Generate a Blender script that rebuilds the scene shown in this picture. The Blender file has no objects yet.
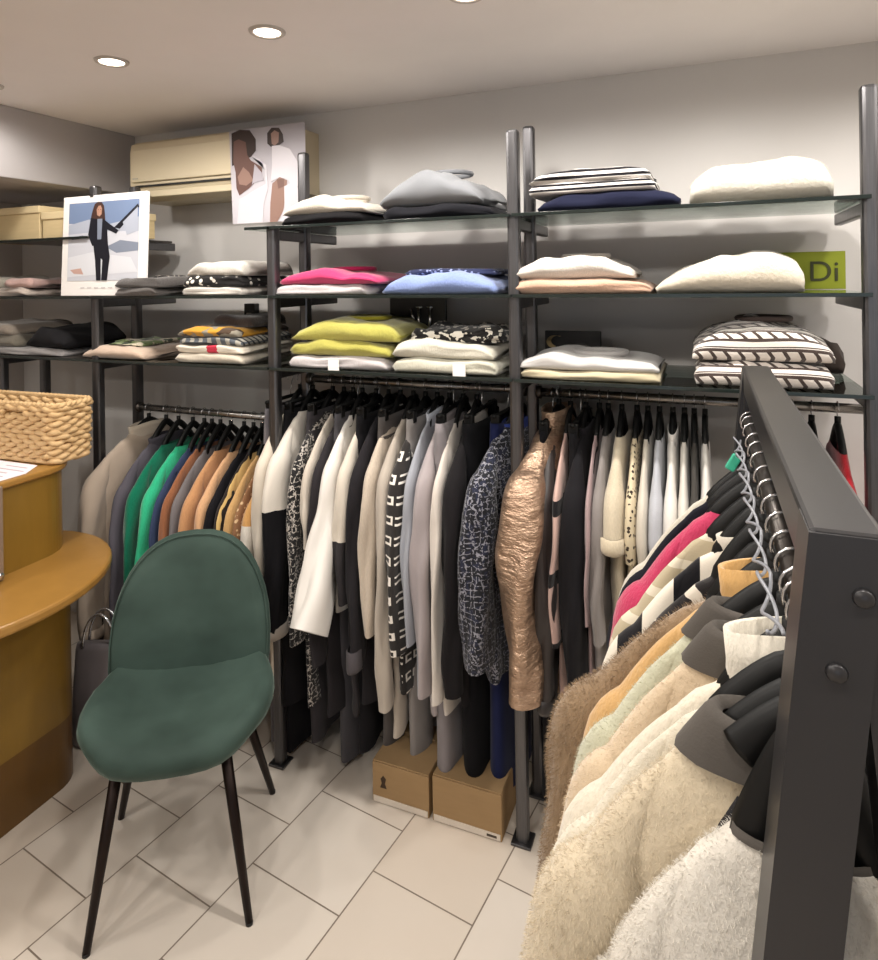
import bpy, bmesh, math, random
from mathutils import Vector, Matrix, noise

random.seed(7)
SC = bpy.context.scene
COL = SC.collection
PI = math.pi

# ------------------------------------------------------------------ camera model
F = 650.0; PPX, PPY = 439.0, 278.0; ROLL = 0.015; CZ = 1.65
FWD = Vector((-0.3786, 0.9255, 0)).normalized()
R0 = Vector((FWD.y, -FWD.x, 0))
UP0 = Vector((0, 0, 1))
CR = (R0 - UP0 * ROLL).normalized(); CU = (UP0 + R0 * ROLL).normalized()
CAMP = Vector((0, 0, CZ))

def at(px, py, Y):
    """world point where the sight line of a pixel meets the plane y = Y"""
    d = FWD + CR * ((px - PPX) / F) + CU * ((PPY - py) / F)
    return CAMP + d * (Y / d.y)

cam = bpy.data.cameras.new('camera'); camo = bpy.data.objects.new('camera', cam); COL.objects.link(camo)
m = Matrix((CR, CU, -FWD)).transposed().to_4x4(); m.translation = CAMP; camo.matrix_world = m
cam.sensor_fit = 'VERTICAL'; cam.sensor_height = 36; cam.sensor_width = 36
cam.lens = F / 960 * 36; cam.shift_y = -(480 - PPY) / 960; cam.clip_start = 0.02
SC.camera = camo

# ------------------------------------------------------------------ colours / materials
def lin(h):
    h = h.lstrip('#'); out = []
    for i in (0, 2, 4):
        c = int(h[i:i+2], 16) / 255
        out.append(c / 12.92 if c <= .04045 else ((c + .055) / 1.055) ** 2.4)
    return (out[0], out[1], out[2], 1)

class NT:
    def __init__(s, name):
        s.mat = bpy.data.materials.new(name); s.mat.use_nodes = True
        s.t = s.mat.node_tree; s.n = s.t.nodes; s.n.clear()
        s.out = s.n.new('ShaderNodeOutputMaterial'); s.b = s.n.new('ShaderNodeBsdfPrincipled')
        s.t.links.new(s.b.outputs[0], s.out.inputs[0])
        s.tc = s.n.new('ShaderNodeTexCoord'); s.obj = s.tc.outputs['Object']; s._xyz = None
    def link(s, a, b): s.t.links.new(a, b)
    def put(s, v, sock):
        if isinstance(v, (int, float)): sock.default_value = v
        elif isinstance(v, (tuple, list)): sock.default_value = v
        else: s.link(v, sock)
    def m(s, op, a, b=None, c=None):
        n = s.n.new('ShaderNodeMath'); n.operation = op
        for i, v in enumerate((a, b, c)):
            if v is not None: s.put(v, n.inputs[i])
        return n.outputs[0]
    @property
    def xyz(s):
        if s._xyz is None:
            n = s.n.new('ShaderNodeSeparateXYZ'); s.link(s.obj, n.inputs[0]); s._xyz = n.outputs
        return s._xyz
    def mix(s, f, a, b):
        n = s.n.new('ShaderNodeMix'); n.data_type = 'RGBA'
        s.put(f, n.inputs[0]); s.put(a, n.inputs[6]); s.put(b, n.inputs[7]); return n.outputs[2]
    def noise(s, scale, detail=2, vec=None, rough=.5):
        n = s.n.new('ShaderNodeTexNoise'); n.inputs['Scale'].default_value = scale
        n.inputs['Detail'].default_value = detail; n.inputs['Roughness'].default_value = rough
        s.link(vec or s.obj, n.inputs['Vector']); return n.outputs[0]
    def mapping(s, scale=(1, 1, 1), rot=(0, 0, 0), loc=(0, 0, 0)):
        n = s.n.new('ShaderNodeMapping'); n.inputs['Scale'].default_value = scale
        n.inputs['Rotation'].default_value = rot; n.inputs['Location'].default_value = loc
        s.link(s.obj, n.inputs[0]); return n.outputs[0]
    def bump(s, h, strength=.3, dist=.002):
        n = s.n.new('ShaderNodeBump'); n.inputs['Strength'].default_value = strength
        n.inputs['Distance'].default_value = dist; s.link(h, n.inputs['Height'])
        s.link(n.outputs[0], s.b.inputs['Normal'])
    def set(s, **k):
        names = {'color': 'Base Color', 'rough': 'Roughness', 'metal': 'Metallic', 'sheen': 'Sheen Weight', 'spec': 'Specular IOR Level', 'trans': 'Transmission Weight', 'ior': 'IOR', 'coat': 'Coat Weight', 'emit': 'Emission Strength', 'ecol': 'Emission Color', 'srough': 'Sheen Roughness', 'coatr': 'Coat Roughness'}
        for a, v in k.items(): s.put(v, s.b.inputs[names[a]])
        return s

_mc = {}
def cached(fn):
    def w(*a, **k):
        key = (fn.__name__, a, tuple(sorted(k.items())))
        if key not in _mc: _mc[key] = fn(*a, **k)
        return _mc[key]
    return w

def soft(c):
    k = 1 - .2 * max(0, min(1, (.3*c[0] + .6*c[1] + .1*c[2] - .35) / .3)); return (c[0]*k, c[1]*k, c[2]*k, 1)
def vary(c, f): return (min(1, c[0]*f), min(1, c[1]*f), min(1, c[2]*f), 1)

@cached
def cloth(h, rough=.85, sheen=.25, fine=420, var=.1, bump=.35):
    s = NT('cloth_' + h.strip('#')); c = soft(lin(h))
    col = s.mix(s.noise(9, 3), vary(c, 1 - var), vary(c, 1 + var))
    lum = .3*c[0] + .6*c[1] + .1*c[2]
    s.set(color=col, rough=rough, sheen=sheen * min(1, .1 + lum*4), spec=.12); s.bump(s.noise(fine, 2), bump, .001); return s.mat

@cached
def knit(h, rib=260):
    s = NT('knit_' + h.strip('#')); c = soft(lin(h))
    v = s.mapping((1, 1, .35))
    n = s.noise(rib, 2, v)
    s.set(color=s.mix(n, vary(c, .86), vary(c, 1.1)), rough=.95, sheen=.35, spec=.1); s.bump(n, .6, .003); return s.mat

@cached
def fluff(h):
    s = NT('fluff_' + h.strip('#')); c = soft(lin(h))
    n = s.noise(70, 4, None, .7)
    s.set(color=s.mix(n, vary(c, .88), vary(c, 1.1)), rough=1, sheen=.5, spec=.05); s.bump(n, .5, .006); return s.mat

@cached
def fur(h, h2):
    s = NT('fur_' + h.strip('#'))
    n = s.noise(45, 4, s.mapping((1, 1, .3)), .7)
    s.set(color=s.mix(n, lin(h), lin(h2)), rough=.9, sheen=.4, spec=.1); s.bump(n, .6, .006); return s.mat

@cached
def satin(h, rough=.35):
    s = NT('satin_' + h.strip('#')); c = soft(lin(h))
    s.set(color=s.mix(s.noise(7, 2), vary(c, .92), vary(c, 1.06)), rough=rough, sheen=.1, spec=.5); s.bump(s.noise(60, 2), .15, .002); return s.mat

@cached
def stripes(h1, h2, period, w=.5, axis=2, wob=.0):
    s = NT('stripes_' + h1.strip('#')); a = s.xyz[axis]
    if wob: a = s.m('ADD', a, s.m('MULTIPLY', s.noise(25, 1), wob))
    f = s.m('LESS_THAN', s.m('FRACT', s.m('DIVIDE', a, period)), w)
    s.set(color=s.mix(f, lin(h1), lin(h2)), rough=.9, sheen=.2, spec=.15); s.bump(s.noise(380, 2), .35, .001); return s.mat

@cached
def tweed(h0, h1, h2, k=75):
    s = NT('tweed')
    def band(axis, k, seed):
        d = s.m('ADD', s.m('MULTIPLY', s.xyz[axis], k), s.m('MULTIPLY', s.noise(30 + seed, 2), 1.6))
        return s.m('GREATER_THAN', s.m('SINE', s.m('MULTIPLY', d, 6.283)), .87)
    g = s.m('MAXIMUM', band(2, k, 0), s.m('MAXIMUM', band(0, k * .8, 7), band(1, k, 3)))
    br = s.m('GREATER_THAN', s.noise(150, 2), .48)
    g = s.m('MULTIPLY', g, br)
    c = s.mix(s.m('GREATER_THAN', s.noise(60, 1), .55), lin(h0), lin(h2))
    s.set(color=s.mix(g, c, lin(h1)), rough=.8, sheen=.2, spec=.3); s.bump(s.noise(200, 2), .8, .003); return s.mat

@cached
def spots(h0, h1, scale=60, th=.35):
    s = NT('spotted'); v = s.n.new('ShaderNodeTexVoronoi'); v.inputs['Scale'].default_value = scale; s.link(s.obj, v.inputs['Vector'])
    f = s.m('LESS_THAN', v.outputs['Distance'], th)
    s.set(color=s.mix(f, lin(h0), lin(h1)), rough=.85, sheen=.15, spec=.2); s.bump(s.noise(300, 2), .3, .001); return s.mat

@cached
def blotch(h0, h1, h2, scale=14):
    s = NT('printed'); a = s.m('GREATER_THAN', s.noise(scale, 2), .53); v = s.mapping((1.7, 1.3, 2), (0, 0, 1), (3, 1, 2))
    b = s.m('GREATER_THAN', s.noise(scale * .8, 2, v), .55)
    s.set(color=s.mix(b, s.mix(a, lin(h0), lin(h1)), lin(h2)), rough=.85, sheen=.2, spec=.2); s.bump(s.noise(300, 2), .3, .001); return s.mat

@cached
def plaid(h0, h1, h2, p=.04):
    s = NT('plaid'); a = s.m('LESS_THAN', s.m('FRACT', s.m('DIVIDE', s.xyz[0], p)), .45)
    b = s.m('LESS_THAN', s.m('FRACT', s.m('DIVIDE', s.m('ADD', s.xyz[1], s.xyz[2]), p * .7)), .4)
    s.set(color=s.mix(b, s.mix(a, lin(h0), lin(h1)), lin(h2)), rough=.9, sheen=.2, spec=.15); s.bump(s.noise(300, 2), .3, .001); return s.mat

@cached
def nordic():
    s = NT('patterned_knit'); x, y, z = s.xyz[0], s.xyz[1], s.xyz[2]
    yy = s.m('ADD', s.m('MULTIPLY', z, 1.0), s.m('MULTIPLY', y, .55))
    row = s.m('DIVIDE', yy, .027); fr = s.m('FRACT', row)
    odd = s.m('GREATER_THAN', s.m('FRACT', s.m('MULTIPLY', row, .5)), .5)
    line = s.m('MAXIMUM', s.m('LESS_THAN', fr, .3), s.m('MULTIPLY', odd, s.m('MULTIPLY', s.m('GREATER_THAN', fr, .38), s.m('LESS_THAN', fr, .5))))
    blk = s.m('LESS_THAN', s.m('FRACT', s.m('ADD', s.m('DIVIDE', x, .034), s.m('MULTIPLY', fr, .7))), .3)
    tri = s.m('MULTIPLY', blk, s.m('SUBTRACT', 1.0, odd))
    f = s.m('MAXIMUM', line, tri)
    n = s.noise(300, 2)
    s.set(color=s.mix(f, lin('e4dcd4'), lin('4a3f3b')), rough=.95, sheen=.3, spec=.1); s.bump(n, .6, .003); return s.mat

@cached
def logo_rows(axis=1):
    s = NT('monogram_knit'); y, z = s.xyz[1], s.xyz[2]
    zf = s.m('FRACT', s.m('DIVIDE', z, .058)); yf = s.m('FRACT', s.m('ADD', s.m('DIVIDE', s.xyz[axis], .036), .25))
    def inr(v, a, b): return s.m('MULTIPLY', s.m('GREATER_THAN', v, a), s.m('LESS_THAN', v, b))
    sq = s.m('MULTIPLY', inr(zf, .22, .66), inr(yf, .1, .85))
    hole = s.m('MULTIPLY', inr(zf, .34, .56), inr(yf, .32, .95))
    f = s.m('MULTIPLY', sq, s.m('SUBTRACT', 1.0, hole))
    s.set(color=s.mix(f, lin('2d2a29'), lin('e8e2da')), rough=.9, sheen=.2, spec=.15); s.bump(s.noise(300, 2), .4, .002); return s.mat

@cached
def bronze():
    s = NT('bronze_puffer'); n = s.noise(18, 4, s.mapping((1, 1, 2.6)), .65)
    s.set(color=s.mix(n, lin('7a5c46'), lin('e3c4aa')), rough=.3, metal=.75, spec=.5); s.bump(n, .8, .02); return s.mat

@cached
def plastic(h, rough=.4, spec=.5):
    s = NT('plastic_' + h.strip('#')); s.set(color=lin(h), rough=rough, spec=spec); s.bump(s.noise(120, 2), .04, .001); return s.mat

@cached
def paint(h, rough=.7, n=6, var=.03):
    s = NT('paint_' + h.strip('#')); c = lin(h)
    s.set(color=s.mix(s.noise(n, 4), vary(c, 1 - var), vary(c, 1 + var)), rough=rough, spec=.35); s.bump(s.noise(180, 3), .08, .001); return s.mat

@cached
def metal(h, rough=.3, brush=True):
    s = NT('metal_' + h.strip('#')); c = lin(h); v = s.mapping((60, 60, 2)) if brush else s.obj
    n = s.noise(6, 3, v); 
    s.set(color=s.mix(n, vary(c, .7), vary(c, 1.25)), metal=.9, rough=s.m('ADD', s.m('MULTIPLY', n, .25), rough - .1)); return s.mat

@cached
def wood(h, h2):
    s = NT('wood_' + h.strip('#')); n = s.noise(3, 4, s.mapping((6, 6, 1)), .6)
    s.set(color=s.mix(n, lin(h), lin(h2)), rough=.35, spec=.5, coat=.15); s.bump(s.noise(30, 3, s.mapping((6, 6, .6))), .06, .001); return s.mat

@cached
def cardboard(h='9f835f'):
    s = NT('cardboard'); c = lin(h); s.set(color=s.mix(s.noise(12, 4, s.mapping((1, 1, 6))), vary(c, .88), vary(c, 1.08)), rough=.85, spec=.2); s.bump(s.noise(150, 2), .1, .001); return s.mat

@cached
def glass():
    s = NT('shelf_glass'); s.n.remove(s.b)
    tr = s.n.new('ShaderNodeBsdfTransparent'); tr.inputs[0].default_value = (.64, .66, .65, 1)
    gl = s.n.new('ShaderNodeBsdfGlossy'); gl.inputs['Roughness'].default_value = .03; gl.inputs['Color'].default_value = (.9, .95, .93, 1)
    fr = s.n.new('ShaderNodeFresnel'); fr.inputs['IOR'].default_value = 1.5
    mx = s.n.new('ShaderNodeMixShader'); s.link(fr.outputs[0], mx.inputs[0]); s.link(tr.outputs[0], mx.inputs[1]); s.link(gl.outputs[0], mx.inputs[2]); s.link(mx.outputs[0], s.out.inputs[0]); return s.mat

@cached
def glass_edge():
    s = NT('glass_edge'); s.set(color=lin('1d2422'), rough=.15, spec=.5); return s.mat

@cached
def emit(h, st):
    s = NT('lamp_glow'); s.set(color=lin(h), ecol=lin(h), emit=st); return s.mat

HANGER = plastic('080808', .5, .3); CHROME = metal('d8d8da', .18, False); GUN = metal('626163', .32); BLACK = plastic('131314', .5)

# ------------------------------------------------------------------ mesh builder
class MB:
    def __init__(s): s.v = []; s.f = []; s.mi = []; s.sm = []
    def add(s, vs, fs, mi=0, smooth=True):
        b = len(s.v); s.v.extend([tuple(p) for p in vs])
        for i, f in enumerate(fs):
            s.f.append(tuple(b + k for k in f)); s.mi.append(mi if isinstance(mi, int) else mi[i]); s.sm.append(smooth)
        return s
    def rings(s, rs, mi=0, cap0=False, cap1=False, smooth=True, closed=True):
        n = len(rs[0]); vs = [p for r in rs for p in r]; fs = []; mm = []
        for i in range(len(rs) - 1):
            for j in range(n if closed else n - 1):
                k = (j + 1) % n
                fs.append((i*n + j, i*n + k, (i+1)*n + k, (i+1)*n + j)); mm.append(mi(i, j) if callable(mi) else mi)
        if cap0: fs.append(tuple(range(n - 1, -1, -1))); mm.append(mi(0, 0) if callable(mi) else mi)
        if cap1: fs.append(tuple((len(rs) - 1) * n + j for j in range(n))); mm.append(mi(len(rs) - 2, 0) if callable(mi) else mi)
        return s.add(vs, fs, mm, smooth)
    def box(s, c, size, r=.0, mi=0, rot=None, seg=2):
        bm = bmesh.new(); bmesh.ops.create_cube(bm, size=1)
        for v in bm.verts: v.co = Vector((v.co.x*size[0], v.co.y*size[1], v.co.z*size[2]))
        if r > 0: bmesh.ops.bevel(bm, geom=list(bm.edges), offset=min(r, min(size)*.49), segments=seg, affect='EDGES', profile=.5)
        bm.verts.ensure_lookup_table(); R = rot or Matrix.Identity(3)
        s.add([R @ v.co + Vector(c) for v in bm.verts], [[v.index for v in f.verts] for f in bm.faces], mi, False); bm.free(); return s
    def tube(s, path, r, n=10, mi=0, caps=True, flat=1.0, upv=None, smooth=True):
        P = [Vector(p) for p in path]; rs = r if isinstance(r, (list, tuple)) else [r] * len(P); rings = []
        prev = None
        for i, p in enumerate(P):
            t = (P[min(i+1, len(P)-1)] - P[max(i-1, 0)]).normalized()
            if prev is None:
                a = Vector(upv) if upv else (Vector((0, 0, 1)) if abs(t.z) < .9 else Vector((1, 0, 0)))
            else: a = prev
            a = (a - t * a.dot(t)).normalized(); b = t.cross(a); prev = a
            rings.append([p + (a * math.cos(q) + b * math.sin(q) * flat) * rs[i] for q in [2*PI*k/n for k in range(n)]])
        return s.rings(rings, mi, caps, caps, smooth)
    def prism(s, poly, axis_map, d0, d1, mi=0, smooth=False):
        """poly: 2D points, axis_map(u,v,d)->xyz"""
        n = len(poly); vs = [axis_map(u, v, d0) for u, v in poly] + [axis_map(u, v, d1) for u, v in poly]
        s.add(vs, [(j, (j+1) % n, n + (j+1) % n, n + j) for j in range(n)], mi, smooth)
        s.add(vs, [tuple(range(n - 1, -1, -1)), tuple(range(n, 2*n))], mi, False); return s
    def disc(s, c, r, n=24, mi=0, nz=1, r2=None):
        vs = [(c[0] + r*math.cos(2*PI*k/n), c[1] + (r2 or r)*math.sin(2*PI*k/n), c[2]) for k in range(n)]
        f = tuple(range(n)) if nz > 0 else tuple(range(n - 1, -1, -1)); return s.add(vs, [f], mi, False)
    def build(s, name, mats, parent=None, loc=None):
        me = bpy.data.meshes.new(name); me.from_pydata(s.v, [], s.f)
        if not isinstance(mats, (list, tuple)): mats = [mats]
        for q in mats: me.materials.append(q)
        me.polygons.foreach_set('material_index', s.mi); me.polygons.foreach_set('use_smooth', s.sm); me.update()
        o = bpy.data.objects.new(name, me); COL.objects.link(o)
        if parent is not None: o.parent = parent
        if loc is not None: o.location = loc
        return o

def tag(o, label=None, cat=None, group=None, kind=None):
    if label: o['label'] = label
    if cat: o['category'] = cat
    if group: o['group'] = group
    if kind: o['kind'] = kind
    return o
def thing(name, label, cat, loc=(0, 0, 0), rz=0, group=None):
    o = bpy.data.objects.new(name, None); COL.objects.link(o); o.location = loc; o.rotation_euler = (0, 0, rz); o.empty_display_size = .05
    return tag(o, label, cat, group)

def smooth01(t): t = max(0, min(1, t)); return t*t*(3 - 2*t)
def lerp(a, b, t): return a + (b - a) * t
def interp(lst, t):
    if not isinstance(lst, (list, tuple)): return lst
    t = max(0, min(1, t)) * (len(lst) - 1); i = min(int(t), len(lst) - 2); return lerp(lst[i], lst[i+1], smooth01(t - i))
def nz(x, y, z): return noise.noise(Vector((x, y, z)))
def se(a, e):
    c, s_ = math.cos(a), math.sin(a)
    return math.copysign(abs(c) ** (2/e), c), math.copysign(abs(s_) ** (2/e), s_)

# ------------------------------------------------------------------ room
XL, XR, YB, YF, ZC = -3.3, 2.4, 2.32, -3.0, 2.345
def floor_mat():
    s = NT('floor_tiles'); a = math.atan2(.143, 1)
    A = Vector((math.sin(a), math.cos(a), 0)); B = Vector((A.y, -A.x, 0)); p0 = Vector((-1.539, 1.393, 0)); bw, rh = .297, .312
    def dot(v, off):
        n = s.n.new('ShaderNodeVectorMath'); n.operation = 'DOT_PRODUCT'; s.link(s.obj, n.inputs[0]); n.inputs[1].default_value = v
        return s.m('ADD', n.outputs['Value'], off)
    u = dot(A, -A.dot(p0) + bw * .5); v = dot(B, -B.dot(p0))
    cx = s.n.new('ShaderNodeCombineXYZ'); s.link(u, cx.inputs[0]); s.link(v, cx.inputs[1])
    br = s.n.new('ShaderNodeTexBrick'); s.link(cx.outputs[0], br.inputs['Vector'])
    br.inputs['Scale'].default_value = 1; br.inputs['Brick Width'].default_value = bw; br.inputs['Row Height'].default_value = rh
    br.inputs['Mortar Size'].default_value = .0022; br.inputs['Mortar Smooth'].default_value = .15; br.inputs['Bias'].default_value = 0
    br.inputs['Color1'].default_value = lin('dcd4ca'); br.inputs['Color2'].default_value = lin('d3c7b9'); br.inputs['Mortar'].default_value = lin('6d6056')
    n = s.noise(5, 5, None, .6)
    s.set(color=s.mix(s.m('MULTIPLY', n, .35), br.outputs['Color'], lin('c6b7a5')), rough=s.m('ADD', s.m('MULTIPLY', n, .2), .28), spec=.4)
    s.bump(s.m('SUBTRACT', 1.0, br.outputs['Fac']), .4, .002); return s.mat
def struct(name, mb, mat): return tag(mb.build(name, mat), kind='structure')
W, H_ = XR - XL, YB - YF
struct('floor', MB().box(((XL+XR)/2, (YB+YF)/2, -.05), (W, H_, .1)), floor_mat())
struct('ceiling', MB().box(((XL+XR)/2, (YB+YF)/2, ZC + .05), (W, H_, .1)), paint('ebe7e6', .85))
WALL = paint('cfccc9', .42, 4, .03)
struct('wall_back', MB().box(((XL+XR)/2, YB + .05, ZC/2), (W + .2, .1, ZC)), WALL)
struct('wall_left', MB().box((XL - .05, (YB+YF)/2, ZC/2), (.1, H_, ZC)), paint('bdb6b0', .7))
struct('wall_right', MB().box((XR + .05, (YB+YF)/2, ZC/2), (.1, H_, ZC)), paint('d6d2ce', .7))
WX0, WX1, WZ0, WZ1 = -.6, 2.2, .35, 2.15
wf = MB().box(((XL - .1 + WX0)/2, YF - .05, ZC/2), (WX0 - XL + .1, .1, ZC)).box(((XR + .1 + WX1)/2, YF - .05, ZC/2), (XR + .1 - WX1, .1, ZC))
wf.box(((WX0+WX1)/2, YF - .05, WZ0/2), (WX1 - WX0, .1, WZ0)).box(((WX0+WX1)/2, YF - .05, (WZ1+ZC)/2), (WX1 - WX0, .1, ZC - WZ1))
struct('wall_front', wf, paint('d6d2ce', .7))
wn = MB()
for xx in (WX0 + .025, (WX0+WX1)/2, WX1 - .025): wn.box((xx, YF - .05, (WZ0+WZ1)/2), (.05, .06, WZ1 - WZ0), .004)
for zz in (WZ0 + .025, WZ1 - .025): wn.box(((WX0+WX1)/2, YF - .05, zz), (WX1 - WX0, .06, .05), .004)
w1 = struct('window_1', wn, GUN)
MB().box(((WX0+WX1)/2, YF - .05, (WZ0+WZ1)/2), (WX1 - WX0 - .06, .006, WZ1 - WZ0 - .06)).build('window_pane', glass(), w1)
struct('trim_1', MB().box((-2.90, .5, 2.205), (.8, 3.64, .28), .004), paint('b4b0b1', .7))        # bulkhead above the left shelves

# ------------------------------------------------------------------ downlights
def light(name, x, y, power, lbl, spread=172):
    t = thing('ceiling_light', lbl, 'ceiling light', (x, y, ZC), 0, 'recessed ceiling spotlights')
    n = 28; prof = [(.036, -.001), (.038, -.006), (.046, -.007), (.05, -.004), (.051, 0)]
    MB().rings([[(r*math.cos(2*PI*k/n), r*math.sin(2*PI*k/n), z) for k in range(n)] for r, z in prof]).build('trim_ring', plastic('b9b2ac', .35), t)
    MB().disc((0, 0, -.003), .037, 24, 0, -1).build('lamp_lens', emit('ffeeda', 14), t)
    L = bpy.data.lights.new('spot', 'SPOT'); L.energy = power; L.color = (1, .95, .885); L.spot_size = math.radians(spread); L.spot_blend = .45; L.shadow_soft_size = .05
    o = bpy.data.objects.new('spot', L); COL.objects.link(o); o.parent = t; o.location = (0, 0, -.03)
P0 = 24
lbls = {-2.30: 'recessed ceiling spotlight cut by the left edge of the photo', -1.71: 'recessed ceiling spotlight above the framed photo of a woman in a dark suit',
        -1.12: 'recessed ceiling spotlight above and right of the air conditioner', -.53: 'recessed ceiling spotlight at the top edge above the grey hoodie'}
for x in (-2.30, -1.71, -1.12, -.53): light('l', x, 1.5, P0 * (.35 if x < -2 else 1), lbls[x])
for i, (x, w) in enumerate(((.06, 'second'), (.65, 'third'), (1.25, 'fourth'))):
    light('l', x, 1.5, P0, f'recessed ceiling spotlight above the right shelves, {w} beyond the last one in view')
names = ['near the left wall', 'over the counter', 'over the chair side', 'over the aisle', 'over the clothes rack', 'over the right side', 'near the right wall']
for j, y in enumerate((.2, -1.2)):  # rows out of view, added as general fill for the room
    for i, x in enumerate((-2.3, -1.5, -.7, .1, .9, 1.7) if j == 0 else (-2.3, -1.5, -.7)):
        light('l', x, y, P0 * 1.0, f"unseen fill spotlight added behind the viewer {names[i]}, {('nearer', 'farther')[j]} row")

world = bpy.data.worlds.new('world'); SC.world = world; world.use_nodes = True
world.node_tree.nodes['Background'].inputs[0].default_value = (.8, .85, 1, 1); world.node_tree.nodes['Background'].inputs[1].default_value = 2.6

# ------------------------------------------------------------------ shelving
ZS = (1.833, 1.600, 1.357); YS0, YS1 = 1.81, 2.24
BAYX = [at(3, 380, 1.845).x, at(97, 290, 1.845).x, at(274, 300, 1.845).x, at(515, 290, 1.845).x, at(871, 290, 1.845).x]
def upright(x, ztop, label, zback, brk, zb=0.0, back=True):
    t = thing('shelf_upright', label, 'shelf upright', (x, 1.845, 0), 0, 'metal uprights of the wall shelving')
    MB().box((0, 0, (ztop + zb)/2), (.036, .036, ztop - zb), .009).build('front_post', GUN, t)
    if back: MB().box((0, .19, zback/2), (.036, .036, zback), .009).build('back_post', GUN, t)
    for z in brk:
        MB().box((0, .2, z - .028), (.022, .40, .034), .004).build('bracket', GUN, t)
    MB().box((0, 0, .004), (.06, .06, .008), .002).build('foot_plate', GUN, t)
    if back: MB().box((0, .19, .004), (.06, .06, .008), .002).build('foot_plate', GUN, t)
upright(BAYX[0], 1.36, 'dark metal shelf upright at the left edge behind the wicker basket', 1.36, ZS[2:])
upright(BAYX[1], 2.03, 'dark metal shelf upright behind the framed photo of a woman in a suit', 2.05, ZS)
upright(BAYX[2], 1.835, 'dark metal shelf upright left of the pink and lime jumpers', 2.12, ZS)
upright(BAYX[3], 2.08, 'dark metal shelf upright between the grey hoodie and the striped tops', 2.13, ZS)
upright(BAYX[4], 2.10, 'dark metal shelf upright at the right edge beside the green sign', 2.13, ZS, back=False)

def shelf(x0, x1, z, label, y0=YS0, mat=None):
    t = thing('glass_shelf', label, 'shelf', ((x0+x1)/2, 0, z), 0, 'glass shelves of the wall shelving')
    w = x1 - x0 - .006
    MB().box((0, (y0+YS1)/2, -.005), (w, YS1 - y0, .008), .001).build('glass_pane', mat or glass(), t)
    MB().box((0, y0 - .002, -.005), (w, .004, .010), .001).build('front_edge', glass_edge(), t)
wh = ('top', 'middle', 'bottom')
dark = plastic('3a3430', .3)
shelf(BAYX[0], BAYX[1], ZS[0], 'top shelf at far left carrying the cream boxes', mat=dark)
shelf(BAYX[0], BAYX[1], ZS[1], 'middle shelf at far left under the pale folded knits', mat=dark)
shelf(BAYX[0], BAYX[1], ZS[2], 'lowest shelf at far left carrying dark folded jumpers', mat=dark)
shelf(BAYX[1], BAYX[2], ZS[1], 'glass shelf carrying the framed photo and charcoal knits')
shelf(BAYX[1], BAYX[2], ZS[2], 'glass shelf under the plaid and mustard pile')
for k, d in enumerate(('the grey hoodie and cream jumper', 'the hot pink and blue jumpers', 'the lime jumpers')): shelf(BAYX[2], BAYX[3], ZS[k], 'glass shelf carrying ' + d, YS0)
for k, d in enumerate(('the striped tops and white fluffy knit', 'the peach jumper, in front of the green sign', 'the black and white patterned knits')): shelf(BAYX[3], BAYX[4], ZS[k], 'glass shelf carrying ' + d)
# short stub of glass left of the third upright, under the big poster
shelf(-1.46, -1.35, ZS[0], 'short end of glass shelf jutting out under the white robe poster')

YR = 2.02
RZ = {2: 1.135, 3: 1.29, 4: 1.285, 5: 1.285}
def rail(x0, x1, z, label):
    t = thing('clothes_rail', label, 'clothes rail', ((x0+x1)/2, YR, z), 0, 'steel clothes rails under the shelves')
    w = x1 - x0
    MB().tube([(-w/2 + .02, 0, 0), (w/2 - .02, 0, 0)], .0135, 14).build('rail_tube', metal('8c8884', .22, False), t)
    for sx in (-1, 1):
        MB().tube([(sx*(w/2 - .018), 0, 0), (sx*(w/2 - .032), 0, 0)], .021, 14).build('end_socket', metal('55504c', .35, False), t)
rail(BAYX[1], BAYX[2], RZ[2], 'lower steel clothes rail on the left, over the green jackets')
rail(BAYX[2], BAYX[3], RZ[3], 'steel clothes rail below the lime jumpers')
rail(BAYX[3], BAYX[4] + .075, RZ[4], 'steel clothes rail below the patterned knits on the right')

# ------------------------------------------------------------------ garments
def body_mesh(W, drop, L, th, hem, seed, neck=.075, wave=.5, split=None, e=2.5, nang=30, belly=1.0, neckz=0.0, foldk=26, thn=.7, asym=0.0):
    """hanging body: origin at the neck, x lateral, z down"""
    zs = []; N = 30
    prof = [(neckz + .0, neck, th*thn), (-.012, neck + .012, th*thn*1.05)]
    k = 7
    for i in range(1, k + 1):
        t = i / k; prof.append((-.012 - drop * (t ** 1.25), lerp(neck + .012, W, t ** .85), th * lerp(.75, 1, t)))
    z0 = -.012 - drop
    for i in range(1, N + 1):
        t = i / N; z = z0 - (L + z0) * t
        w = lerp(W, hem, smooth01(t * 1.2)) - .012 * math.sin(min(1, t*4) * PI)
        prof.append((z, w, th * lerp(1, belly, t)))
    rs = []
    for z, w, t in prof:
        r = []
        fade = smooth01((-z - .05) / .3)
        for j in range(nang):
            a = 2*PI*j/nang; c, s_ = se(a, e); x = w*c; y = t*s_
            f = math.sin(x*foldk + seed*3.1 + 1.5*nz(seed, z*2.2, 1)) * .55 + nz(x*9, z*2.5, seed) * .8
            y += f * t * wave * fade + .25 * t * nz(x*14, z*14, seed + 5)
            x += .012 * fade * nz(seed + 3, z*4, math.copysign(1, c)) 
            r.append((x + asym * z, y, z + .006 * nz(x*10, seed, 2) * fade))
        rs.append(r)
    mb = MB()
    fn = (lambda i, j: split((prof[i][0] + prof[i+1][0])/2)) if split else 0
    mb.rings(rs, fn); return mb

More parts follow.
